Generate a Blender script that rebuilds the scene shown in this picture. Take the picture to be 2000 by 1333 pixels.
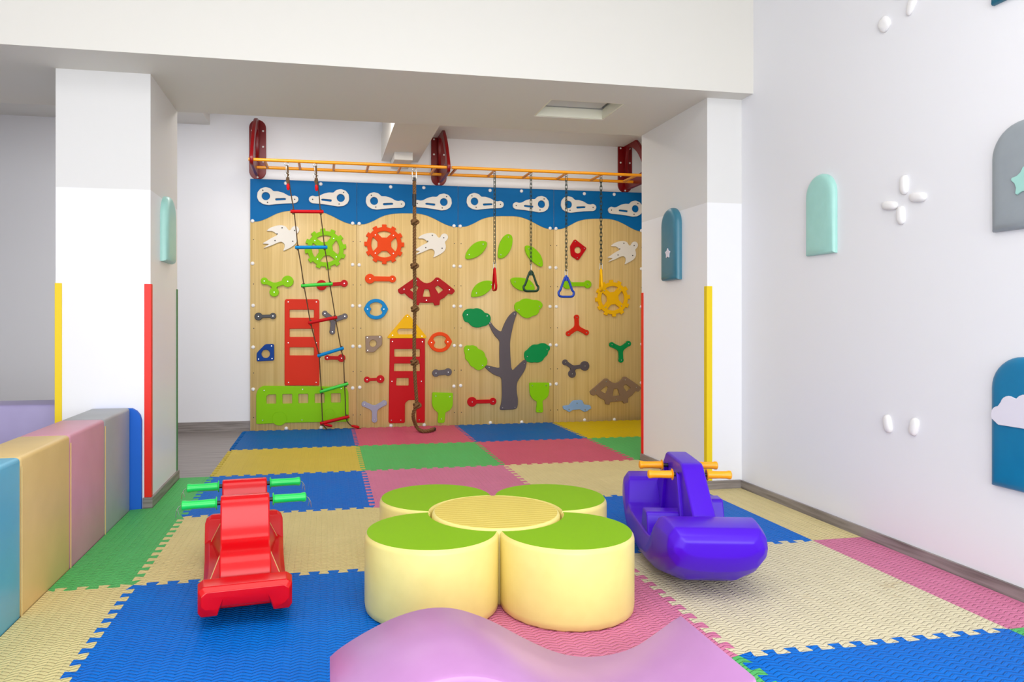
import bpy, bmesh, math, random
from mathutils import Vector, Matrix
PI = math.pi; cos, sin = math.cos, math.sin
random.seed(4)
for o in list(bpy.data.objects): bpy.data.objects.remove(o)
scene = bpy.context.scene; COL = scene.collection

# ---------------------------------------------------------------- camera
cd = bpy.data.cameras.new('camera'); cam = bpy.data.objects.new('camera', cd); COL.objects.link(cam)
cd.sensor_width = 36; cd.sensor_fit = 'HORIZONTAL'
cd.lens = 1414.697/2000*36; cd.shift_x = (1000-911.83)/2000; cd.shift_y = (624.78-666.5)/2000
cd.clip_start = 0.05
cam.location = (0, 0, 1.04322); cam.rotation_euler = (PI/2, 0, -0.19313)
scene.camera = cam
# ---------------------------------------------------------------- light
w = bpy.data.worlds.new('daylight'); scene.world = w; w.use_nodes = True
bg = w.node_tree.nodes['Background']; bg.inputs[0].default_value = (0.93, 0.96, 1, 1); bg.inputs[1].default_value = 1.15
def area(name, loc, rot, sx, sy, power, col=(1, 1, 1)):
    l = bpy.data.lights.new(name, 'AREA'); l.shape = 'RECTANGLE'; l.size = sx; l.size_y = sy; l.energy = power; l.color = col
    o = bpy.data.objects.new(name, l); COL.objects.link(o); o.location = loc; o.rotation_euler = rot
    return o
area('window_daylight', (0.2, -2.6, 1.5), (PI/2-0.05, 0, 0.0), 4.8, 2.3, 126, (0.965, 0.98, 1))
area('alcove_side_fill', (-0.75, 5.75, 2.85), (0.3, 0, 0), 0.9, 0.5, 9, (0.94, 0.96, 1))  # added cool fill for the left part of the back wall, no fixture
area('alcove_top_fill', (1.0, 5.75, 2.72), (0.25, 0, 0), 3.6, 0.5, 26, (1, 0.93, 0.82))  # unseen warm fill behind the bulkhead, added to brighten the alcove
area('room_top_fill', (0.3, 1.0, 3.22), (0, 0, 0), 3.0, 2.0, 40, (1, 0.98, 0.95))  # overhead fill added to brighten the floor, stands for no known lamp
vs = scene.view_settings; vs.view_transform = 'Standard'; vs.look = 'None'; vs.exposure = 0.44; vs.gamma = 1.0; vs.use_curve_mapping = False

# ---------------------------------------------------------------- materials
def lin(c):
    return tuple(((v/255)/12.92 if v/255 <= 0.04045 else ((v/255+0.055)/1.055)**2.4) for v in c)+(1,)
def mat(name, rgb, rough=0.5, metal=0.0, spec=0.5, coat=0.0):
    m = bpy.data.materials.new(name); m.use_nodes = True; b = m.node_tree.nodes['Principled BSDF']
    b.inputs['Base Color'].default_value = lin(rgb); b.inputs['Roughness'].default_value = rough
    b.inputs['Metallic'].default_value = metal; b.inputs['Specular IOR Level'].default_value = spec
    b.inputs['Coat Weight'].default_value = coat
    return m
class N:
    """small node helper"""
    def __init__(s, m): s.t = m.node_tree; s.b = s.t.nodes['Principled BSDF']
    def n(s, typ, **k):
        x = s.t.nodes.new(typ)
        for a, v in k.items(): setattr(x, a, v)
        return x
    def l(s, a, b): s.t.links.new(a, b)
    def m(s, op, a, b=None, c=None):
        x = s.n('ShaderNodeMath', operation=op)
        for i, v in enumerate((a, b, c)):
            if v is None: continue
            if isinstance(v, (int, float)): x.inputs[i].default_value = v
            else: s.l(v, x.inputs[i])
        return x.outputs[0]
    def obj(s, scale=(1, 1, 1)):
        tc = s.n('ShaderNodeTexCoord'); mp = s.n('ShaderNodeMapping'); mp.inputs['Scale'].default_value = scale
        s.l(tc.outputs['Object'], mp.inputs[0]); return mp.outputs[0]
    def bump(s, h, strength, dist=0.01):
        b = s.n('ShaderNodeBump'); b.inputs['Strength'].default_value = strength; b.inputs['Distance'].default_value = dist
        s.l(h, b.inputs['Height']); s.l(b.outputs[0], s.b.inputs['Normal'])
    def ramp(s, f, stops):
        r = s.n('ShaderNodeValToRGB'); e = r.color_ramp.elements
        while len(e) < len(stops): e.new(0.5)
        for i, (p, c) in enumerate(stops): e[i].position = p; e[i].color = lin(c)
        s.l(f, r.inputs[0]); s.l(r.outputs[0], s.b.inputs['Base Color']); return r
def noisy(name, rgb, rough=0.5, scale=30, bump=0.05, var=6, **k):
    m = mat(name, rgb, rough, **k); n = N(m); t = n.n('ShaderNodeTexNoise'); t.inputs['Scale'].default_value = scale
    t.inputs['Detail'].default_value = 4; n.l(n.obj(), t.inputs[0])
    n.ramp(t.outputs[0], [(0.3, [max(0, c-var) for c in rgb]), (0.7, [min(255, c+var) for c in rgb])])
    n.bump(t.outputs[0], bump, 0.003)
    return m
def mat_foam(name, rgb, stain=None):
    """eva foam: pressed herringbone dashes, scuffs"""
    m = mat(name, rgb, 0.5, spec=.1); n = N(m)
    sp = n.n('ShaderNodeSeparateXYZ'); tc = n.n('ShaderNodeTexCoord'); n.l(tc.outputs['Object'], sp.inputs[0])
    X, Y = sp.outputs[0], sp.outputs[1]
    P = 0.055
    tri = n.m('PINGPONG', X, P/2)
    v = n.m('MULTIPLY', n.m('ADD', Y, n.m('MULTIPLY', tri, 0.55)), 2*PI/0.019)
    s1 = n.m('SINE', v)
    gate = n.m('SMOOTH_MIN', n.m('ABSOLUTE', n.m('SINE', n.m('MULTIPLY', X, 2*PI/P))), 0.4, 0.2)
    h = n.m('MULTIPLY', n.m('SMOOTH_MAX', s1, 0.1, 0.2), gate)
    n.bump(h, 1.0, 0.012)
    t = n.n('ShaderNodeTexNoise'); t.inputs['Scale'].default_value = 5; t.inputs['Detail'].default_value = 6; t.inputs['Roughness'].default_value = 0.7; n.l(tc.outputs['Object'], t.inputs[0])
    n.ramp(t.outputs[0], [(0.3, [max(0, c-7) for c in rgb]), (0.62, rgb), (0.85, [min(255, c+14) for c in rgb])])
    if stain:      # a few old spills
        t2 = n.n('ShaderNodeTexNoise'); t2.inputs['Scale'].default_value = 3.4; t2.inputs['Detail'].default_value = 5; t2.inputs['Roughness'].default_value = 0.75; n.l(tc.outputs['Object'], t2.inputs[0])
        mx = n.n('ShaderNodeMix', data_type='RGBA'); src = n.b.inputs['Base Color'].links[0].from_socket
        n.l(n.m('MULTIPLY', n.m('MAXIMUM', n.m('SUBTRACT', t2.outputs[0], 0.62), 0.0), 5.0), mx.inputs[0]); n.l(src, mx.inputs[6]); mx.inputs[7].default_value = lin(stain); n.l(mx.outputs[2], n.b.inputs['Base Color'])
    n.l(n.m('ADD', 0.38, n.m('MULTIPLY', t.outputs[0], 0.22)), n.b.inputs['Roughness'])
    return m
def mat_wood(name, c1, c2, sc=(70, 70, 1.6), rough=0.4):
    m = mat(name, c1, rough); n = N(m); t = n.n('ShaderNodeTexNoise'); t.inputs['Scale'].default_value = 1; t.inputs['Detail'].default_value = 5
    n.l(n.obj(sc), t.inputs[0]); n.ramp(t.outputs[0], [(0.32, c2), (0.6, c1)]); n.bump(t.outputs[0], 0.05, 0.002)
    return m
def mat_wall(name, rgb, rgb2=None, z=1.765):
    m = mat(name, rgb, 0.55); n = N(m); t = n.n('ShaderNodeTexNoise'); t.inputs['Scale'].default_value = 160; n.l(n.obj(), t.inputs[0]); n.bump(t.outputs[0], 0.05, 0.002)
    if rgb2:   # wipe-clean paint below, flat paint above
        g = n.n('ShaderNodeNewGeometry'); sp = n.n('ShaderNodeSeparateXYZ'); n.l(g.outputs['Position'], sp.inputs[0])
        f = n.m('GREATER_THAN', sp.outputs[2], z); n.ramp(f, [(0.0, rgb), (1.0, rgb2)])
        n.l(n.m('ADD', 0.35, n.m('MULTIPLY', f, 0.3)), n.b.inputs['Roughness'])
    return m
M = dict(
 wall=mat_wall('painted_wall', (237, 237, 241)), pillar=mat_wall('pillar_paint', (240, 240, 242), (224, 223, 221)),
 bulk=mat_wall('bulkhead_paint', (222, 219, 211)), ceil=mat_wall('ceiling_paint', (232, 231, 226)),
 base=mat_wood('grey_wood_baseboard', (150, 142, 138), (112, 104, 100), (3, 3, 60), 0.45),
 planks=mat_wood('grey_wood_floor', (150, 142, 140), (122, 114, 112), (2, 40, 2), 0.35),
 ply=mat_wood('pale_plywood', (226, 195, 130), (211, 177, 110), (60, 60, 0.8), 0.38),
 sky=mat('blue_laminate', (0, 104, 170), 0.45, spec=.12),
 white=mat('white_plastic', (232, 226, 216), 0.4), cap=mat('white_cap', (240, 238, 238), 0.3),
 lime=mat('lime_plastic', (136, 200, 0), 0.45, spec=.16), orange=mat('orange_plastic', (232, 70, 2), 0.45, spec=.16),
 vermilion=mat('vermilion_plastic', (214, 44, 14), 0.45, spec=.16), red=mat('red_plastic', (192, 6, 18), 0.45, spec=.16),
 darkred=mat('dark_red_plastic', (172, 14, 20), 0.45, spec=.16), maroon=mat('maroon_plastic', (122, 0, 6), 0.3, spec=.35),
 yellow=mat('yellow_plastic', (242, 184, 0), 0.45, spec=.16), blue=mat('blue_plastic', (0, 130, 198), 0.45, spec=.16),
 navy=mat('navy_plastic', (0, 60, 140), 0.45, spec=.16), skyblue=mat('light_blue_plastic', (134, 170, 218), 0.4),
 black=mat('black_plastic', (30, 29, 33), 0.35), charcoal=mat('charcoal_plastic', (84, 74, 80), 0.42),
 taupe=mat('taupe_plastic', (140, 112, 88), 0.42), lavender=mat('lavender_plastic', (150, 148, 170), 0.42),
 green=mat('green_plastic', (0, 140, 72), 0.45, spec=.16), blueplastic=mat('ring_blue', (10, 64, 180), 0.25),
 darkgreen=mat('ring_green', (8, 56, 36), 0.3), ladgreen=mat('ladder_green', (50, 200, 50), 0.35),
 steel=mat('steel', (200, 200, 196), 0.25, 1.0), dark=mat('dark_screw', (70, 64, 62), 0.4, 0.6),
 chain=mat('chain_metal', (52, 66, 60), 0.35, 0.8), bar=mat('yellow_powder_coat', (236, 152, 10), 0.25),
 rope=noisy('brown_rope', (112, 76, 34), 0.8, 200, 0.5, 26), cord=noisy('dark_cord', (84, 60, 34), 0.8, 200, 0.4, 14),
 rocker=mat('rocker_red', (206, 0, 12), 0.2, spec=.35), boat=mat('rocker_purple', (74, 8, 200), 0.3, spec=.3),
 grip_g=mat('grip_green', (16, 200, 84), 0.3), grip_o=mat('grip_orange', (255, 164, 0), 0.3), foamend=mat('blue_foam', (0, 98, 210), 0.6),
 f_blue=mat_foam('foam_blue', (0, 112, 212)), f_cream=mat_foam('foam_cream', (226, 210, 150)), f_ivory=mat_foam('foam_ivory', (226, 216, 182), (176, 140, 84)), f_straw=mat_foam('foam_straw', (228, 212, 158)), f_yellow=mat_foam('foam_yellow', (216, 192, 84)), f_gold=mat_foam('foam_gold', (222, 192, 10)),
 f_green=mat_foam('foam_green', (92, 190, 108)), f_pink=mat_foam('foam_pink', (218, 128, 164)), f_rose=mat_foam('foam_rose', (212, 96, 124)), f_dblue=mat_foam('foam_deep_blue', (0, 104, 184)),
 vin_y=noisy('vinyl_pale_yellow', (238, 222, 136), 0.38, 14, 0.04, 3), vin_g=noisy('vinyl_green', (128, 180, 0), 0.5, 300, 0.04, 2, spec=.2),
 vin_p=noisy('vinyl_lilac', (184, 130, 186), 0.3, 8, 0.05, 3), vin_grey=noisy('vinyl_grey', (160, 164, 168), 0.4, 6, 0.1, 4),
 vin_pink=noisy('vinyl_pink', (206, 146, 166), 0.4, 6, 0.08, 4), vin_tan=noisy('vinyl_tan', (220, 190, 126), 0.4, 6, 0.08, 4),
 vin_blue=noisy('vinyl_sky', (92, 180, 214), 0.36, 6, 0.08, 4), vin_purple=noisy('vinyl_violet', (164, 154, 196), 0.42, 4, 0.12, 5),
 pad_mint=noisy('pad_mint', (164, 216, 206), 0.35, 20, 0.03, 2), pad_grey=noisy('pad_grey', (150, 158, 164), 0.4, 20, 0.03, 2),
 pad_blue=noisy('pad_blue', (0, 118, 164), 0.35, 20, 0.03, 2), pad_teal=noisy('pad_teal', (0, 104, 130), 0.35, 20, 0.03, 2),
 pad_slate=noisy('pad_slate', (60, 124, 146), 0.35, 20, 0.03, 2), pad_cloud=mat('pad_white', (226, 222, 234), 0.5), pebble=mat('pebble_white', (238, 236, 236), 0.35),
 g_yellow=mat('guard_yellow', (240, 208, 0), 0.4), g_red=mat('guard_red', (236, 30, 10), 0.4), g_green=mat('guard_green', (70, 130, 80), 0.5),
 hatch=mat('hatch_panel', (212, 210, 206), 0.5), hframe=mat('hatch_frame', (236, 234, 214), 0.5), gap=mat('dark_gap', (40, 40, 40), 0.8),
)
m = mat('vinyl_straw', (226, 204, 96), 0.4); n_ = N(m); wv = n_.n('ShaderNodeTexWave'); wv.bands_direction = 'Y'; wv.inputs['Scale'].default_value = 11; wv.inputs['Distortion'].default_value = 1.2; wv.inputs['Detail Scale'].default_value = 0.6
n_.l(n_.obj(), wv.inputs[0]); n_.ramp(wv.outputs[0], [(0.2, (218, 194, 84)), (0.9, (232, 212, 110))]); n_.bump(wv.outputs[0], 0.1, 0.002); M['vin_s'] = m

# ---------------------------------------------------------------- helpers
def tag(o, label=None, cat=None, group=None, kind=None):
    if label: o['label'] = label
    if cat: o['category'] = cat
    if group: o['group'] = group
    if kind: o['kind'] = kind
    return o
def link(name, me, m=None, parent=None, loc=None, smooth=None):
    o = bpy.data.objects.new(name, me); COL.objects.link(o)
    if m is not None and not me.materials: me.materials.append(m)
    if parent: o.parent = parent
    if loc is not None: o.location = loc
    if smooth is not None: shade(me, smooth)
    return o
def shade(me, ang):
    """smooth shading with sharp edges above the angle"""
    bm = bmesh.new(); bm.from_mesh(me)
    for f in bm.faces: f.smooth = True
    for e in bm.edges:
        e.smooth = not (len(e.link_faces) == 2 and e.calc_face_angle(0) > ang)
    bm.to_mesh(me); bm.free()
def fin(name, bm, m, parent=None, loc=None, smooth=None, merge=None):
    if merge: bmesh.ops.remove_doubles(bm, verts=bm.verts, dist=merge)
    bmesh.ops.recalc_face_normals(bm, faces=bm.faces)
    me = bpy.data.meshes.new(name); bm.to_mesh(me); bm.free()
    return link(name, me, m, parent, loc, smooth)
def empty(name, loc=(0, 0, 0), rz=0.0):
    o = bpy.data.objects.new(name, None); COL.objects.link(o); o.location = loc; o.rotation_euler = (0, 0, rz); o.empty_display_size = 0.05
    return o
def box(bm, x0, x1, y0, y1, z0, z1, bev=0.0, seg=2):
    b = bmesh.new(); bmesh.ops.create_cube(b, size=1)
    for v in b.verts: v.co = Vector(((x0+x1)/2+v.co.x*(x1-x0), (y0+y1)/2+v.co.y*(y1-y0), (z0+z1)/2+v.co.z*(z1-z0)))
    if bev: bmesh.ops.bevel(b, geom=list(b.edges), offset=bev, segments=seg, affect='EDGES', profile=0.5)
    me = bpy.data.meshes.new('t'); b.to_mesh(me); b.free(); bm.from_mesh(me); bpy.data.meshes.remove(me)
    return bm
def boxo(name, x0, x1, y0, y1, z0, z1, m, parent=None, bev=0.0, seg=2):
    """box object with its origin at the middle of its base"""
    c = Vector(((x0+x1)/2, (y0+y1)/2, z0)); bm = bmesh.new(); box(bm, x0-c.x, x1-c.x, y0-c.y, y1-c.y, 0, z1-z0, bev, seg)
    o = fin(name, bm, m, parent, c, 0.9 if bev else None)
    return o
def struct(o): o['kind'] = 'structure'; return o
def tube(bm, pts, r, seg=8, closed=False, caps=True, taper=None):
    pts = [Vector(p) for p in pts]; n = len(pts); rings = []; up = None
    for i, p in enumerate(pts):
        a = pts[(i-1) % n] if (closed or i > 0) else p; b = pts[(i+1) % n] if (closed or i < n-1) else p
        t = (b-a).normalized()
        if up is None:
            up = Vector((0, 0, 1)) if abs(t.z) < 0.9 else Vector((1, 0, 0))
        u = (up - t*up.dot(t)).normalized(); up = u; v = t.cross(u)
        rr = r*(taper[i] if taper else 1)
        rings.append([bm.verts.new(p+u*cos(2*PI*k/seg)*rr+v*sin(2*PI*k/seg)*rr) for k in range(seg)])
    for i in range(n if closed else n-1):
        A, B = rings[i], rings[(i+1) % n]
        for k in range(seg): bm.faces.new((A[k], A[(k+1) % seg], B[(k+1) % seg], B[k]))
    if caps and not closed:
        bm.faces.new(rings[0][::-1]); bm.faces.new(rings[-1])
    return bm
def spline(pts, per=6):
    """Catmull-Rom through the points"""
    P = [Vector(p) for p in pts]; P = [P[0]*2-P[1]]+P+[P[-1]*2-P[-2]]; out = []
    for i in range(1, len(P)-2):
        for k in range(per):
            t = k/per; a, b, c, d = P[i-1:i+3]
            out.append(0.5*((2*b)+(c-a)*t+(2*a-5*b+4*c-d)*t*t+(3*b-a-3*c+d)*t**3))
    out.append(P[-2]); return out
def chaikin(L, n=1):
    for _ in range(n):
        o = []
        for i in range(len(L)):
            a, b = L[i], L[(i+1) % len(L)]
            o.append((a[0]*.75+b[0]*.25, a[1]*.75+b[1]*.25)); o.append((a[0]*.25+b[0]*.75, a[1]*.25+b[1]*.75))
        L = o
    return L
def fillet(L, r, f=.45, n=3):
    """round every corner with a small arc"""
    o = []; N_ = len(L)
    for i in range(N_):
        a, p, c = Vector(L[i-1]), Vector(L[i]), Vector(L[(i+1) % N_]); da, dc = a-p, c-p
        q = min(r, f*da.length, f*dc.length); A = p+da.normalized()*q; C = p+dc.normalized()*q
        for k in range(n+1):
            t = k/n; v = A*(1-t)**2+p*2*t*(1-t)+C*t*t; o.append((v.x, v.y))
    return o
def circ(x, y, r, n=28): return [(x+r*cos(2*PI*k/n), y+r*sin(2*PI*k/n)) for k in range(n)]
def plate_mesh(name, outline, holes, th, bev, res=2):
    """flat cut-out plate in local XY, back at z=0, front at z=th, rounded rims"""
    cu = bpy.data.curves.new(name, 'CURVE'); cu.dimensions = '2D'; cu.fill_mode = 'BOTH'
    for L in [outline]+list(holes):
        s = cu.splines.new('POLY'); s.points.add(len(L)-1); s.use_cyclic_u = True
        for i, p in enumerate(L): s.points[i].co = (p[0], p[1], 0, 1)
    cu.extrude = max(th/2-bev, 0.0003); cu.bevel_depth = bev; cu.bevel_resolution = res; cu.offset = -bev
    o = bpy.data.objects.new(name, cu); COL.objects.link(o)
    dg = bpy.context.evaluated_depsgraph_get(); me = bpy.data.meshes.new_from_object(o.evaluated_get(dg))
    bpy.data.objects.remove(o); bpy.data.curves.remove(cu)
    me.transform(Matrix.Translation((0, 0, th/2))); me.name = name; me.materials.clear(); shade(me, 0.7)
    return me
# wall frames: local XY plate -> wall plane.  back wall faces -Y ; right wall faces -X ; left pillar side faces +X
R_BACK = (PI/2, 0, 0); R_RIGHT = (PI/2, 0, -PI/2); R_LEFT = (PI/2, 0, PI/2)
def centre(L):
    xs = [p[0] for p in L]; ys = [p[1] for p in L]; return (min(xs)+max(xs))/2, (min(ys)+max(ys))/2

# ---------------------------------------------------------------- data, metres
CAPS=[(0.326, 2.341), (0.657, 2.345), (0.017, 1.974), (0.964, 1.975), (0.017, 1.574), (0.964, 1.576), (0.022, 1.176), (0.964, 1.177), (0.022, 0.783), (0.967, 0.785), (0.022, 0.386), (0.964, 0.381), (0.33, 0.008), (0.661, 0.005)]
EDGE=[(0.0, 1.97), (0.0751, 1.972), (0.1542, 2.003), (0.2442, 2.05), (0.3233, 2.074), (0.4144, 2.085), (0.5065, 2.088), (0.5976, 2.088), (0.6787, 2.074), (0.7598, 2.043), (0.8529, 1.998), (0.9239, 1.973), (1.0, 1.964)]
RUNGX=[-0.519, -0.228, 0.077, 0.383, 0.676, 0.992, 1.187, 1.555, 1.908, 2.257, 2.608, 2.956]
ROPE_L=[(-0.323, 6.55, 2.4), (-0.318, 6.555, 2.326), (-0.308, 6.573, 2.232), (-0.291, 6.594, 2.117), (-0.273, 6.615, 2.012), (-0.256, 6.645, 1.852), (-0.24, 6.676, 1.69), (-0.217, 6.703, 1.549), (-0.19, 6.739, 1.358), (-0.161, 6.772, 1.187), (-0.133, 6.804, 1.02), (-0.092, 6.836, 0.851), (-0.057, 6.863, 0.711), (-0.046, 6.895, 0.545), (-0.036, 6.926, 0.383), (-0.031, 6.954, 0.233), (-0.024, 6.97, 0.071)]
ROPE_R=[(-0.078, 6.55, 2.41), (-0.074, 6.553, 2.335), (-0.062, 6.571, 2.241), (-0.051, 6.593, 2.124), (-0.043, 6.613, 2.018), (-0.024, 6.644, 1.857), (-0.005, 6.675, 1.695), (0.019, 6.702, 1.553), (0.04, 6.736, 1.378), (0.066, 6.765, 1.224), (0.092, 6.796, 1.062), (0.119, 6.825, 0.911), (0.146, 6.853, 0.764), (0.171, 6.871, 0.666), (0.171, 6.881, 0.616), (0.178, 6.914, 0.442), (0.186, 6.943, 0.291), (0.192, 6.97, 0.127)]
LADDER=[((-0.303, 6.616, 2.005), (-0.014, 6.615, 2.01), 'red'), ((-0.266, 6.676, 1.692), (0.02, 6.674, 1.699), 'blue'), ((-0.216, 6.741, 1.35), (0.068, 6.737, 1.371), 'green'), ((-0.154, 6.805, 1.012), (0.109, 6.795, 1.066), 'red'), ((-0.071, 6.864, 0.705), (0.17, 6.85, 0.78), 'blue'), ((-0.051, 6.929, 0.365), (0.214, 6.914, 0.441), 'green'), ((-0.048, 6.97, 0.062), (0.225, 6.97, 0.122), 'red')]
TAIL=[(0.192, 6.97, 0.127), (0.26, 7.349, 0.01), (0.285, 7.17, 0.01), (0.335, 7.02, 0.01)]
ROPE=[(0.798, 6.58, 2.329), (0.802, 6.6, 2.153), (0.802, 6.6, 1.928), (0.802, 6.6, 1.759), (0.802, 6.6, 1.534), (0.807, 6.62, 1.392), (0.807, 6.62, 1.14), (0.803, 6.62, 0.888), (0.803, 6.62, 0.649), (0.813, 6.62, 0.457), (0.824, 6.62, 0.264), (0.801, 6.62, 0.205), (0.796, 6.64, 0.142), (0.826, 6.706, 0.06), (0.851, 6.692, 0.025), (0.885, 6.598, 0.02), (0.935, 6.612, 0.02), (0.999, 6.697, 0.02)]
KNOTS=[(0.804, 6.6, 1.936), (0.801, 6.6, 1.534), (0.807, 6.62, 1.14), (0.803, 6.62, 0.649), (0.827, 6.62, 0.252)]
CHAINS=[(1.555, 1.526, 1.31, 'red', 88, 'red triangular gym ring turned edge-on'), (1.908, 1.511, 1.303, 'darkgreen', 8, 'dark green triangular gym ring'), (2.257, 1.462, 1.252, 'blueplastic', 0, 'blue triangular gym ring'), (2.608, 1.53, 1.313, 'yellow', 76, 'yellow triangular gym ring turned nearly edge-on')]
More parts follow.
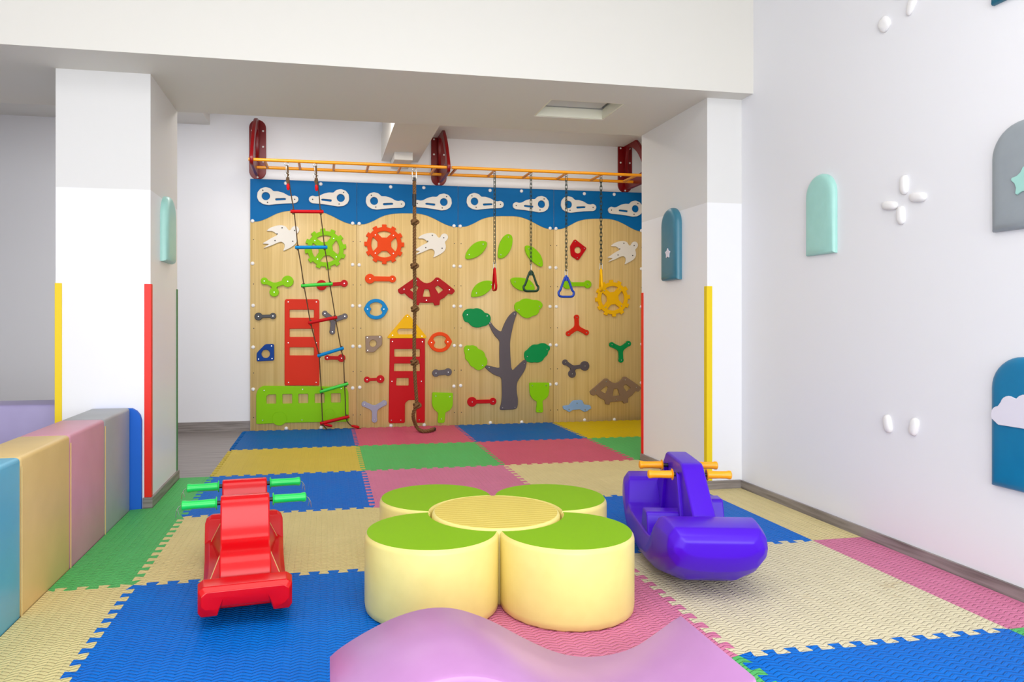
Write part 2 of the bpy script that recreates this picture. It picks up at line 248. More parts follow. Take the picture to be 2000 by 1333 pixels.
HOLDS=[
{'n': 'climbing_hold', 'c': 'white', 'l': 'white whistle-shaped hold leftmost on the blue band beside the maroon bracket', 'o': [(-0.631, 2.198), (-0.626, 2.245), (-0.598, 2.281), (-0.553, 2.296), (-0.508, 2.286), (-0.48, 2.259), (-0.44, 2.26), (-0.389, 2.247), (-0.344, 2.222), (-0.315, 2.217), (-0.283, 2.225), (-0.255, 2.21), (-0.248, 2.187), (-0.258, 2.163), (-0.281, 2.151), (-0.378, 2.145), (-0.457, 2.136), (-0.525, 2.126), (-0.575, 2.133), (-0.614, 2.158)], 'h': [('c', -0.55, 2.21, 0.038), [(-0.464, 2.187), (-0.457, 2.192), (-0.378, 2.197), (-0.366, 2.193), (-0.366, 2.183), (-0.373, 2.179), (-0.455, 2.171), (-0.464, 2.176)]], 's': [(-0.577, 2.264), (-0.534, 2.151), (-0.285, 2.188)], 't': 0.018, 'g': 'white whistle shaped holds on the blue band', 'k': 'poly', 'sc': 'dark'},
{'n': 'climbing_hold', 'c': 'white', 'l': 'white whistle-shaped hold second from left, crossed by the right ladder rope', 'o': [(0.228, 2.203), (0.223, 2.25), (0.195, 2.286), (0.15, 2.301), (0.105, 2.291), (0.077, 2.264), (0.037, 2.265), (-0.014, 2.252), (-0.059, 2.227), (-0.088, 2.222), (-0.12, 2.23), (-0.148, 2.215), (-0.155, 2.192), (-0.145, 2.168), (-0.122, 2.156), (-0.025, 2.15), (0.054, 2.141), (0.122, 2.131), (0.172, 2.138), (0.211, 2.163)], 'h': [('c', 0.147, 2.215, 0.038), [(0.061, 2.192), (0.054, 2.197), (-0.025, 2.202), (-0.037, 2.198), (-0.037, 2.188), (-0.03, 2.184), (0.052, 2.176), (0.061, 2.181)]], 's': [(0.174, 2.269), (0.131, 2.156), (-0.118, 2.193)], 't': 0.018, 'g': 'white whistle shaped holds on the blue band', 'k': 'poly', 'sc': 'dark'},
{'n': 'climbing_hold', 'c': 'white', 'l': 'white whistle-shaped hold third from left on the blue band, left of the knotted rope', 'o': [(0.385, 2.184), (0.39, 2.231), (0.418, 2.267), (0.463, 2.282), (0.508, 2.272), (0.536, 2.245), (0.576, 2.246), (0.627, 2.233), (0.672, 2.208), (0.701, 2.203), (0.733, 2.211), (0.761, 2.196), (0.768, 2.173), (0.758, 2.149), (0.735, 2.137), (0.638, 2.131), (0.559, 2.122), (0.491, 2.112), (0.441, 2.119), (0.402, 2.144)], 'h': [('c', 0.466, 2.196, 0.038), [(0.552, 2.173), (0.559, 2.178), (0.638, 2.183), (0.65, 2.179), (0.65, 2.169), (0.643, 2.165), (0.561, 2.157), (0.552, 2.162)]], 's': [(0.439, 2.25), (0.482, 2.137), (0.731, 2.174)], 't': 0.018, 'g': 'white whistle shaped holds on the blue band', 'k': 'poly', 'sc': 'dark'},
{'n': 'climbing_hold', 'c': 'white', 'l': 'white whistle-shaped hold fourth from left on the blue band, right of the knotted rope', 'o': [(1.232, 2.195), (1.227, 2.242), (1.199, 2.278), (1.154, 2.293), (1.109, 2.283), (1.081, 2.256), (1.041, 2.257), (0.99, 2.244), (0.945, 2.219), (0.916, 2.214), (0.884, 2.222), (0.856, 2.207), (0.849, 2.184), (0.859, 2.16), (0.882, 2.148), (0.979, 2.142), (1.058, 2.133), (1.126, 2.123), (1.176, 2.13), (1.215, 2.155)], 'h': [('c', 1.151, 2.207, 0.038), [(1.065, 2.184), (1.058, 2.189), (0.979, 2.194), (0.967, 2.19), (0.967, 2.18), (0.974, 2.176), (1.056, 2.168), (1.065, 2.173)]], 's': [(1.178, 2.261), (1.135, 2.148), (0.886, 2.185)], 't': 0.018, 'g': 'white whistle shaped holds on the blue band', 'k': 'poly', 'sc': 'dark'},
{'n': 'climbing_hold', 'c': 'white', 'l': 'white whistle-shaped hold fifth from left on the blue band behind the the red ring', 'o': [(1.38, 2.211), (1.385, 2.258), (1.413, 2.294), (1.458, 2.309), (1.503, 2.299), (1.531, 2.272), (1.571, 2.273), (1.622, 2.26), (1.667, 2.235), (1.696, 2.23), (1.728, 2.238), (1.756, 2.223), (1.763, 2.2), (1.753, 2.176), (1.73, 2.164), (1.633, 2.158), (1.554, 2.149), (1.486, 2.139), (1.436, 2.146), (1.397, 2.171)], 'h': [('c', 1.461, 2.223, 0.038), [(1.547, 2.2), (1.554, 2.205), (1.633, 2.21), (1.645, 2.206), (1.645, 2.196), (1.638, 2.192), (1.556, 2.184), (1.547, 2.189)]], 's': [(1.434, 2.277), (1.477, 2.164), (1.726, 2.201)], 't': 0.018, 'g': 'white whistle shaped holds on the blue band', 'k': 'poly', 'sc': 'dark'},
{'n': 'climbing_hold', 'c': 'white', 'l': 'white whistle-shaped hold sixth from left on the blue band behind the the green ring', 'o': [(2.236, 2.204), (2.231, 2.251), (2.203, 2.287), (2.158, 2.302), (2.113, 2.292), (2.085, 2.265), (2.045, 2.266), (1.994, 2.253), (1.949, 2.228), (1.92, 2.223), (1.888, 2.231), (1.86, 2.216), (1.853, 2.193), (1.863, 2.169), (1.886, 2.157), (1.983, 2.151), (2.062, 2.142), (2.13, 2.132), (2.18, 2.139), (2.219, 2.164)], 'h': [('c', 2.155, 2.216, 0.038), [(2.069, 2.193), (2.062, 2.198), (1.983, 2.203), (1.971, 2.199), (1.971, 2.189), (1.978, 2.185), (2.06, 2.177), (2.069, 2.182)]], 's': [(2.182, 2.27), (2.139, 2.157), (1.89, 2.194)], 't': 0.018, 'g': 'white whistle shaped holds on the blue band', 'k': 'poly', 'sc': 'dark'},
{'n': 'climbing_hold', 'c': 'white', 'l': 'white whistle-shaped hold seventh from left on the blue band behind the the blue ring', 'o': [(2.361, 2.21), (2.366, 2.257), (2.394, 2.293), (2.439, 2.308), (2.484, 2.298), (2.512, 2.271), (2.552, 2.272), (2.603, 2.259), (2.648, 2.234), (2.677, 2.229), (2.709, 2.237), (2.737, 2.222), (2.744, 2.199), (2.734, 2.175), (2.711, 2.163), (2.614, 2.157), (2.535, 2.148), (2.467, 2.138), (2.417, 2.145), (2.378, 2.17)], 'h': [('c', 2.442, 2.222, 0.038), [(2.528, 2.199), (2.535, 2.204), (2.614, 2.209), (2.626, 2.205), (2.626, 2.195), (2.619, 2.191), (2.537, 2.183), (2.528, 2.188)]], 's': [(2.415, 2.276), (2.458, 2.163), (2.707, 2.2)], 't': 0.018, 'g': 'white whistle shaped holds on the blue band', 'k': 'poly', 'sc': 'dark'},
{'n': 'climbing_hold', 'c': 'white', 'l': 'white whistle-shaped hold rightmost on the blue band, beside the right pillar', 'o': [(3.254, 2.188), (3.249, 2.235), (3.221, 2.271), (3.176, 2.286), (3.131, 2.276), (3.103, 2.249), (3.063, 2.25), (3.012, 2.237), (2.967, 2.212), (2.938, 2.207), (2.906, 2.215), (2.878, 2.2), (2.871, 2.177), (2.881, 2.153), (2.904, 2.141), (3.001, 2.135), (3.08, 2.126), (3.148, 2.116), (3.198, 2.123), (3.237, 2.148)], 'h': [('c', 3.173, 2.2, 0.038), [(3.087, 2.177), (3.08, 2.182), (3.001, 2.187), (2.989, 2.183), (2.989, 2.173), (2.996, 2.169), (3.078, 2.161), (3.087, 2.166)]], 's': [(3.2, 2.254), (3.157, 2.141), (2.908, 2.178)], 't': 0.018, 'g': 'white whistle shaped holds on the blue band', 'k': 'poly', 'sc': 'dark'},
{'n': 'bird_hold', 'c': 'white', 'l': 'white swallow-shaped climbing hold left of the lime gear and behind the ladder rope', 'o': [(-0.323, 1.897), (-0.31, 1.926), (-0.28, 1.939), (-0.251, 1.927), (-0.24, 1.899), (-0.251, 1.873), (-0.276, 1.853), (-0.265, 1.821), (-0.265, 1.783), (-0.289, 1.75), (-0.33, 1.724), (-0.396, 1.691), (-0.379, 1.727), (-0.378, 1.762), (-0.405, 1.783), (-0.439, 1.774), (-0.494, 1.747), (-0.577, 1.714), (-0.548, 1.74), (-0.518, 1.758), (-0.588, 1.761), (-0.548, 1.785), (-0.5, 1.817), (-0.442, 1.846), (-0.464, 1.863), (-0.487, 1.881), (-0.55, 1.88), (-0.514, 1.913), (-0.453, 1.936), (-0.398, 1.941), (-0.364, 1.928), (-0.348, 1.903), (-0.337, 1.892)], 'h': [], 's': [(-0.287, 1.893), (-0.401, 1.915), (-0.447, 1.856), (-0.466, 1.792), (-0.303, 1.789)], 't': 0.014, 'g': 'white swallow holds', 'k': 'poly', 'sc': 'dark'},
{'n': 'bird_hold', 'c': 'white', 'l': 'white swallow-shaped climbing hold beside the orange gear and the knotted rope', 'o': [(1.115, 1.858), (1.128, 1.887), (1.158, 1.9), (1.187, 1.888), (1.198, 1.86), (1.187, 1.834), (1.162, 1.814), (1.173, 1.782), (1.173, 1.744), (1.149, 1.711), (1.108, 1.685), (1.042, 1.652), (1.059, 1.688), (1.06, 1.723), (1.033, 1.744), (0.999, 1.735), (0.944, 1.708), (0.861, 1.675), (0.89, 1.701), (0.92, 1.719), (0.85, 1.722), (0.89, 1.746), (0.938, 1.778), (0.996, 1.807), (0.974, 1.824), (0.951, 1.842), (0.888, 1.841), (0.924, 1.874), (0.985, 1.897), (1.04, 1.902), (1.074, 1.889), (1.09, 1.864), (1.101, 1.853)], 'h': [], 's': [(1.151, 1.854), (1.037, 1.876), (0.991, 1.817), (0.972, 1.753), (1.135, 1.75)], 't': 0.014, 'g': 'white swallow holds', 'k': 'poly', 'sc': 'dark'},
{'n': 'bird_hold', 'c': 'white', 'l': 'white swallow-shaped climbing hold at the far right above the yellow gear', 'o': [(3.126, 1.82), (3.139, 1.849), (3.169, 1.862), (3.198, 1.85), (3.209, 1.822), (3.198, 1.796), (3.173, 1.776), (3.184, 1.744), (3.184, 1.706), (3.16, 1.673), (3.119, 1.647), (3.053, 1.614), (3.07, 1.65), (3.071, 1.685), (3.044, 1.706), (3.01, 1.697), (2.955, 1.67), (2.872, 1.637), (2.901, 1.663), (2.931, 1.681), (2.861, 1.684), (2.901, 1.708), (2.949, 1.74), (3.007, 1.769), (2.985, 1.786), (2.962, 1.804), (2.899, 1.803), (2.935, 1.836), (2.996, 1.859), (3.051, 1.864), (3.085, 1.851), (3.101, 1.826), (3.112, 1.815)], 'h': [], 's': [(3.162, 1.816), (3.048, 1.838), (3.002, 1.779), (2.983, 1.715), (3.146, 1.712)], 't': 0.014, 'g': 'white swallow holds', 'k': 'poly', 'sc': 'dark'},
{'n': 'gear_hold', 'c': 'lime', 'l': 'lime green gear-shaped hold behind the rope ladder', 'o': [0.004, 1.723, 0.197, 8], 'h': [], 's': [(0.0799, 1.8237), (-0.0967, 1.7989), (-0.0719, 1.6223), (0.1047, 1.6471)], 't': 0.018, 'g': 'gear shaped holds', 'k': 'gear', 'sc': 'steel'},
{'n': 'gear_hold', 'c': 'orange', 'l': 'orange gear-shaped hold beside the knotted rope', 'o': [0.565, 1.778, 0.194, 0], 'h': [], 's': [(0.6528, 1.8658), (0.4772, 1.8658), (0.4772, 1.6902), (0.6528, 1.6902)], 't': 0.018, 'g': 'gear shaped holds', 'k': 'gear', 'sc': 'steel'},
{'n': 'gear_hold', 'c': 'yellow', 'l': 'yellow gear-shaped hold near the right pillar', 'o': [2.925, 1.265, 0.192, 5], 'h': [], 's': [(3.004, 1.3591), (2.8309, 1.344), (2.846, 1.1709), (3.0191, 1.186)], 't': 0.018, 'g': 'gear shaped holds', 'k': 'gear', 'sc': 'steel'},
{'n': 'climbing_hold', 'c': 'lime', 'l': 'lime green three-knob hold at the upper left above the black dumbbell hold', 'o': [(-0.564, 1.408, 0.034), (-0.35, 1.407, 0.055), (-0.474, 1.304, 0.044), (-0.474, 1.368), 0.021], 'h': [], 's': [(-0.564, 1.408), (-0.35, 1.407), (-0.474, 1.304)], 't': 0.018, 'g': 'three armed climbing holds', 'k': 'arms', 'sc': 'steel'},
{'n': 'climbing_hold', 'c': 'red', 'l': 'red dumbbell hold behind the upper green ladder rung', 'o': [(-0.034, 1.374, 0.05), (0.18, 1.393, 0.035), 0.018], 'h': [], 's': [(-0.034, 1.374), (0.18, 1.393)], 't': 0.018, 'g': 'dumbbell shaped climbing holds', 'k': 'arms', 'sc': 'steel'},
{'n': 'climbing_hold', 'c': 'black', 'l': 'black dumbbell hold left of the tall orange-red tower hold', 'o': [(-0.617, 1.073, 0.037), (-0.485, 1.078, 0.03), 0.015], 'h': [], 's': [(-0.617, 1.073), (-0.485, 1.078)], 't': 0.018, 'g': 'dumbbell shaped climbing holds', 'k': 'arms', 'sc': 'steel'},
{'n': 'tower_hold', 'c': 'vermilion', 'l': 'tall orange-red ladder-shaped hold standing on the green bus', 'o': [(-0.378, 1.224), (-0.365, 1.239), (-0.068, 1.239), (-0.055, 1.225), (-0.055, 0.425), (-0.058, 0.412), (-0.374, 0.418), (-0.379, 0.43)], 'h': [[(-0.332, 1.137), (-0.105, 1.138), (-0.105, 1.062), (-0.332, 1.062)], [(-0.332, 0.956), (-0.105, 0.956), (-0.105, 0.878), (-0.332, 0.879)], [(-0.332, 0.78), (-0.105, 0.778), (-0.105, 0.701), (-0.332, 0.703)]], 's': [(-0.344, 1.212), (-0.083, 1.213), (-0.344, 0.823), (-0.083, 0.822), (-0.341, 0.448), (-0.085, 0.444)], 't': 0.018, 'g': None, 'k': 'poly', 'sc': 'steel'},
{'n': 'climbing_hold', 'c': 'charcoal', 'l': 'dark three-armed hold behind the middle red ladder rung', 'o': [(-0.003, 1.103, 0.027), (0.185, 1.076, 0.028), (0.067, 0.927, 0.027), (0.077, 1.038), 0.024], 'h': [], 's': [(-0.003, 1.103), (0.185, 1.076), (0.067, 0.927)], 't': 0.018, 'g': 'three armed climbing holds', 'k': 'arms', 'sc': 'steel'},
{'n': 'climbing_hold', 'c': 'navy', 'l': 'dark blue five-sided hold with a round hole, lower left', 'o': [(-0.56, 0.807), (-0.542, 0.813), (-0.483, 0.813), (-0.475, 0.804), (-0.474, 0.663), (-0.483, 0.656), (-0.626, 0.65), (-0.634, 0.658), (-0.634, 0.718), (-0.629, 0.734)], 'h': [('c', -0.551, 0.72, 0.039)], 's': [(-0.497, 0.795), (-0.616, 0.672), (-0.493, 0.676)], 't': 0.018, 'g': 'five sided holds with a round hole', 'k': 'poly', 'sc': 'steel'},
{'n': 'climbing_hold', 'c': 'red', 'l': 'red dumbbell hold just below the lower blue ladder rung', 'o': [(0.019, 0.678, 0.025), (0.154, 0.673, 0.038), 0.017], 'h': [], 's': [(0.019, 0.678), (0.154, 0.673)], 't': 0.018, 'g': 'dumbbell shaped climbing holds', 'k': 'arms', 'sc': 'steel'},
{'n': 'bus_hold', 'c': 'lime', 'l': 'large lime green bus-shaped hold with five windows at the lower left', 'o': [(-0.638, 0.065), (-0.638, 0.336), (-0.628, 0.373), (-0.608, 0.401), (-0.572, 0.419), (0.176, 0.396), (0.203, 0.38), (0.22, 0.344), (0.223, 0.067), (0.213, 0.058), (-0.36, 0.064), (-0.376, 0.061), (-0.393, 0.047), (-0.415, 0.039), (-0.438, 0.04), (-0.459, 0.048), (-0.475, 0.062), (-0.628, 0.058)], 'h': [[(-0.546, 0.316), (-0.528, 0.334), (-0.457, 0.335), (-0.456, 0.247), (-0.544, 0.248)], [(-0.399, 0.335), (-0.309, 0.335), (-0.308, 0.245), (-0.397, 0.245)], [(-0.251, 0.335), (-0.159, 0.334), (-0.158, 0.246), (-0.25, 0.245)], [(-0.099, 0.334), (-0.007, 0.335), (-0.006, 0.245), (-0.098, 0.244)], [(0.055, 0.335), (0.146, 0.334), (0.147, 0.245), (0.056, 0.246)]], 's': [(-0.566, 0.375), (-0.211, 0.38), (0.151, 0.38), (-0.578, 0.094), (-0.217, 0.087)], 't': 0.018, 'g': None, 'k': 'poly', 'sc': 'steel', 'wh': [(-0.426, 0.107, 0.066), (0.04, 0.143, 0.045)]},
{'n': 'climbing_hold', 'c': 'orange', 'l': 'orange dumbbell hold below the orange gear', 'o': [(0.426, 1.441, 0.048), (0.644, 1.44, 0.035), 0.024], 'h': [], 's': [(0.426, 1.441), (0.644, 1.44)], 't': 0.018, 'g': 'dumbbell shaped climbing holds', 'k': 'arms', 'sc': 'steel'},
{'n': 'fan_hold', 'c': 'darkred', 'l': 'dark red cogged fan-shaped hold behind the knotted rope', 'o': [(0.696, 1.338), (0.866, 1.458), (0.896, 1.458), (0.918, 1.432), (0.95, 1.41), (0.982, 1.401), (1.021, 1.412), (1.051, 1.435), (1.071, 1.46), (1.099, 1.46), (1.165, 1.412), (1.258, 1.34), (1.263, 1.323), (1.231, 1.291), (1.2, 1.303), (1.156, 1.26), (1.113, 1.238), (1.109, 1.189), (1.059, 1.181), (1.047, 1.212), (0.976, 1.208), (0.911, 1.211), (0.903, 1.183), (0.859, 1.192), (0.853, 1.234), (0.805, 1.262), (0.762, 1.303), (0.733, 1.291), (0.705, 1.306)], 'h': [[(0.813, 1.337), (0.879, 1.381), (0.901, 1.363), (0.87, 1.298)], [(0.959, 1.343), (1.002, 1.343), (1.021, 1.27), (0.941, 1.269)], [(1.063, 1.36), (1.093, 1.383), (1.149, 1.339), (1.099, 1.3)]], 's': [(0.757, 1.341), (0.879, 1.427), (1.089, 1.429), (1.207, 1.34), (0.978, 1.235)], 't': 0.018, 'g': 'cogged fan holds', 'k': 'poly', 'sc': 'steel'},
{'n': 'fan_hold', 'c': 'taupe', 'l': 'brown cogged fan-shaped hold at the lower right above the mats', 'o': [(2.6735, 0.3028), (2.8358, 0.4329), (2.8658, 0.4347), (2.8893, 0.4101), (2.9226, 0.3901), (2.9551, 0.3831), (2.9934, 0.3965), (3.0219, 0.4212), (3.0403, 0.4474), (3.0683, 0.4491), (3.1371, 0.4052), (3.2343, 0.3391), (3.2403, 0.3224), (3.2104, 0.2885), (3.1787, 0.2986), (3.1374, 0.253), (3.0958, 0.2284), (3.0948, 0.1792), (3.0454, 0.1682), (3.0315, 0.1984), (2.9609, 0.1901), (2.8958, 0.1891), (2.8896, 0.1607), (2.8451, 0.167), (2.8365, 0.2085), (2.7869, 0.2335), (2.7415, 0.2718), (2.7133, 0.2581), (2.6844, 0.2714)], 'h': [[(2.7903, 0.3089), (2.8535, 0.3568), (2.8766, 0.3402), (2.8496, 0.2734)], [(2.9357, 0.3238), (2.9786, 0.3264), (3.002, 0.2547), (2.9222, 0.2488)], [(3.0385, 0.3471), (3.067, 0.3719), (3.1256, 0.3314), (3.0781, 0.2894)]], 's': [(2.7342, 0.3095), (2.8507, 0.4028), (3.0602, 0.4176), (3.1834, 0.3359), (2.9613, 0.2172)], 't': 0.018, 'g': 'cogged fan holds', 'k': 'poly', 'sc': 'steel'},
{'n': 'ring_hold', 'c': 'blue', 'l': 'blue ring-shaped hold left of the yellow roof hold', 'o': [(0.602, 1.146), (0.598, 1.133), (0.59, 1.12), (0.584, 1.108), (0.577, 1.096), (0.569, 1.085), (0.56, 1.075), (0.549, 1.066), (0.538, 1.059), (0.525, 1.053), (0.512, 1.049), (0.498, 1.046), (0.484, 1.046), (0.47, 1.046), (0.457, 1.049), (0.443, 1.053), (0.431, 1.059), (0.419, 1.066), (0.409, 1.075), (0.4, 1.085), (0.392, 1.096), (0.385, 1.107), (0.379, 1.12), (0.371, 1.133), (0.367, 1.146), (0.371, 1.159), (0.379, 1.172), (0.385, 1.184), (0.392, 1.196), (0.4, 1.207), (0.409, 1.217), (0.419, 1.225), (0.431, 1.233), (0.443, 1.238), (0.457, 1.243), (0.47, 1.245), (0.484, 1.246), (0.498, 1.245), (0.512, 1.243), (0.525, 1.239), (0.538, 1.233), (0.549, 1.226), (0.56, 1.217), (0.569, 1.207), (0.577, 1.196), (0.584, 1.185), (0.59, 1.172), (0.598, 1.159)], 'h': [[(0.53, 1.146), (0.533, 1.137), (0.539, 1.129), (0.544, 1.121), (0.546, 1.113), (0.544, 1.106), (0.539, 1.099), (0.532, 1.093), (0.524, 1.089), (0.514, 1.085), (0.505, 1.082), (0.495, 1.08), (0.484, 1.08), (0.474, 1.08), (0.464, 1.082), (0.454, 1.085), (0.445, 1.089), (0.437, 1.093), (0.43, 1.099), (0.425, 1.105), (0.423, 1.113), (0.424, 1.12), (0.43, 1.129), (0.436, 1.137), (0.438, 1.146), (0.436, 1.154), (0.43, 1.163), (0.424, 1.171), (0.423, 1.179), (0.425, 1.186), (0.43, 1.193), (0.437, 1.198), (0.445, 1.203), (0.454, 1.207), (0.464, 1.21), (0.474, 1.212), (0.484, 1.212), (0.495, 1.212), (0.505, 1.21), (0.514, 1.207), (0.524, 1.203), (0.532, 1.199), (0.539, 1.193), (0.544, 1.186), (0.546, 1.179), (0.544, 1.171), (0.539, 1.163), (0.533, 1.155)]], 's': [(0.402, 1.146), (0.56, 1.146)], 't': 0.018, 'g': 'round ring holds', 'k': 'poly', 'sc': 'steel'},
{'n': 'ring_hold', 'c': 'orange', 'l': 'orange ring-shaped hold right of the small red house tower', 'o': [(1.234, 0.826), (1.231, 0.813), (1.224, 0.8), (1.217, 0.787), (1.211, 0.775), (1.203, 0.764), (1.194, 0.754), (1.184, 0.745), (1.172, 0.737), (1.16, 0.731), (1.146, 0.726), (1.132, 0.723), (1.118, 0.721), (1.103, 0.722), (1.089, 0.724), (1.075, 0.727), (1.062, 0.732), (1.049, 0.739), (1.038, 0.747), (1.028, 0.757), (1.02, 0.767), (1.012, 0.778), (1.005, 0.79), (0.996, 0.803), (0.991, 0.816), (0.995, 0.829), (1.002, 0.842), (1.008, 0.854), (1.015, 0.866), (1.022, 0.877), (1.031, 0.888), (1.041, 0.897), (1.053, 0.904), (1.066, 0.911), (1.079, 0.915), (1.093, 0.919), (1.108, 0.92), (1.122, 0.92), (1.136, 0.918), (1.15, 0.915), (1.163, 0.909), (1.176, 0.903), (1.187, 0.895), (1.197, 0.885), (1.206, 0.875), (1.213, 0.863), (1.221, 0.851), (1.229, 0.839)], 'h': [[(1.16, 0.823), (1.163, 0.814), (1.17, 0.806), (1.176, 0.798), (1.178, 0.791), (1.176, 0.783), (1.171, 0.777), (1.165, 0.771), (1.156, 0.766), (1.147, 0.761), (1.137, 0.758), (1.127, 0.756), (1.116, 0.755), (1.105, 0.755), (1.095, 0.757), (1.084, 0.759), (1.075, 0.762), (1.066, 0.767), (1.058, 0.772), (1.053, 0.778), (1.051, 0.785), (1.052, 0.793), (1.057, 0.801), (1.063, 0.81), (1.065, 0.819), (1.062, 0.827), (1.055, 0.835), (1.05, 0.843), (1.047, 0.851), (1.049, 0.858), (1.054, 0.865), (1.061, 0.871), (1.069, 0.876), (1.078, 0.88), (1.088, 0.883), (1.099, 0.885), (1.109, 0.886), (1.12, 0.886), (1.13, 0.885), (1.141, 0.883), (1.15, 0.879), (1.159, 0.875), (1.167, 0.87), (1.172, 0.863), (1.175, 0.856), (1.173, 0.849), (1.168, 0.84), (1.162, 0.832)]], 's': [(1.028, 0.817), (1.191, 0.824)], 't': 0.018, 'g': 'round ring holds', 'k': 'poly', 'sc': 'steel'},
{'n': 'climbing_hold', 'c': 'taupe', 'l': 'brown five-sided hold with a round hole left of the yellow roof hold', 'o': [(0.388, 0.886), (0.535, 0.888), (0.544, 0.879), (0.544, 0.809), (0.54, 0.797), (0.472, 0.731), (0.456, 0.726), (0.391, 0.725), (0.385, 0.734), (0.381, 0.878)], 'h': [('c', 0.455, 0.813, 0.034)], 's': [(0.401, 0.869), (0.521, 0.875), (0.404, 0.746)], 't': 0.018, 'g': 'five sided holds with a round hole', 'k': 'poly', 'sc': 'steel'},
{'n': 'roof_hold', 'c': 'yellow', 'l': 'yellow triangular roof-shaped hold on top of the red house tower', 'o': [(0.772, 1.088), (0.789, 1.097), (0.807, 1.089), (0.976, 0.882), (0.98, 0.865), (0.969, 0.86), (0.601, 0.862), (0.593, 0.872)], 'h': [[(0.689, 0.926), (0.7, 0.95), (0.721, 0.955), (0.853, 0.954), (0.879, 0.929), (0.885, 0.899), (0.705, 0.899)]], 's': [(0.791, 1.074), (0.645, 0.891), (0.933, 0.881)], 't': 0.018, 'g': None, 'k': 'poly', 'sc': 'steel'},
{'n': 'tower_hold', 'c': 'red', 'l': 'tall red house tower hold with a doorway, behind the knotted rope', 'o': [(0.619, 0.853), (0.629, 0.861), (0.952, 0.859), (0.964, 0.849), (0.963, 0.041), (0.954, 0.027), (0.885, 0.03), (0.88, 0.043), (0.879, 0.246), (0.87, 0.254), (0.801, 0.255), (0.772, 0.231), (0.766, 0.212), (0.766, 0.039), (0.757, 0.03), (0.616, 0.033), (0.606, 0.044)], 'h': [[(0.662, 0.756), (0.914, 0.754), (0.914, 0.678), (0.662, 0.681)], [(0.662, 0.615), (0.914, 0.612), (0.914, 0.537), (0.657, 0.54)], [(0.684, 0.473), (0.804, 0.472), (0.804, 0.397), (0.68, 0.399)]], 's': [(0.644, 0.831), (0.937, 0.826), (0.639, 0.442), (0.928, 0.437), (0.633, 0.062), (0.725, 0.06), (0.907, 0.059)], 't': 0.018, 'g': None, 'k': 'poly', 'sc': 'steel'},
{'n': 'climbing_hold', 'c': 'charcoal', 'l': 'dark grey dumbbell hold below the orange ring hold', 'o': [(1.073, 0.515, 0.037), (1.195, 0.524, 0.038), 0.026], 'h': [], 's': [(1.073, 0.515), (1.195, 0.524)], 't': 0.018, 'g': 'dumbbell shaped climbing holds', 'k': 'arms', 'sc': 'steel'},
{'n': 'climbing_hold', 'c': 'red', 'l': 'small red dumbbell hold above the lavender three-armed hold', 'o': [(0.398, 0.461, 0.03), (0.527, 0.464, 0.039), 0.014], 'h': [], 's': [(0.398, 0.461), (0.527, 0.464)], 't': 0.018, 'g': 'dumbbell shaped climbing holds', 'k': 'arms', 'sc': 'steel'},
{'n': 'climbing_hold', 'c': 'lavender', 'l': 'lavender three-armed hold left of the red house tower', 'o': [(0.373, 0.224, 0.028), (0.563, 0.23, 0.028), (0.47, 0.069, 0.028), (0.47, 0.178), 0.025], 'h': [], 's': [(0.373, 0.224), (0.563, 0.23), (0.47, 0.069)], 't': 0.018, 'g': 'three armed climbing holds', 'k': 'arms', 'sc': 'steel'},
{'n': 'shovel_hold', 'c': 'lime', 'l': 'lime green shovel-shaped hold right of the red house tower', 'o': [(1.037, 0.325), (1.244, 0.316), (1.242, 0.202), (1.233, 0.169), (1.211, 0.144), (1.168, 0.123), (1.16, 0.029), (1.149, 0.02), (1.098, 0.021), (1.09, 0.031), (1.096, 0.121), (1.06, 0.15), (1.041, 0.18), (1.033, 0.219)], 'h': [], 's': [(1.071, 0.289), (1.211, 0.28), (1.126, 0.062)], 't': 0.018, 'g': 'lime shovel holds', 'k': 'poly', 'sc': 'steel'},
{'n': 'shovel_hold', 'c': 'lime', 'l': 'lime green shovel-shaped hold right of the tree trunk', 'o': [(2.028, 0.405), (2.241, 0.401), (2.237, 0.306), (2.228, 0.266), (2.207, 0.24), (2.168, 0.218), (2.175, 0.112), (2.165, 0.098), (2.107, 0.1), (2.099, 0.109), (2.109, 0.209), (2.066, 0.236), (2.041, 0.27), (2.032, 0.31)], 'h': [], 's': [(2.058, 0.375), (2.204, 0.373), (2.136, 0.124)], 't': 0.018, 'g': 'lime shovel holds', 'k': 'poly', 'sc': 'steel'},
{'n': 'leaf_hold', 'c': 'lime', 'l': 'lime leaf-shaped hold at the upper left of the tree panel', 'o': [(1.367, 1.648), (1.372, 1.7), (1.407, 1.756), (1.457, 1.806), (1.514, 1.831), (1.564, 1.833), (1.592, 1.817), (1.589, 1.784), (1.558, 1.728), (1.514, 1.684), (1.457, 1.658), (1.407, 1.645)], 'h': [], 's': [(1.549, 1.798), (1.407, 1.691)], 't': 0.018, 'g': 'lime leaf holds', 'k': 'poly', 'sc': 'steel'},
{'n': 'leaf_hold', 'c': 'lime', 'l': 'upright lime leaf-shaped hold right of the chain of the red ring', 'o': [(1.701, 1.669), (1.703, 1.73), (1.716, 1.805), (1.748, 1.867), (1.786, 1.903), (1.822, 1.906), (1.85, 1.888), (1.856, 1.832), (1.843, 1.77), (1.811, 1.708), (1.76, 1.663), (1.722, 1.657)], 'h': [], 's': [(1.808, 1.875), (1.731, 1.696)], 't': 0.018, 'g': 'lime leaf holds', 'k': 'poly', 'sc': 'steel'},
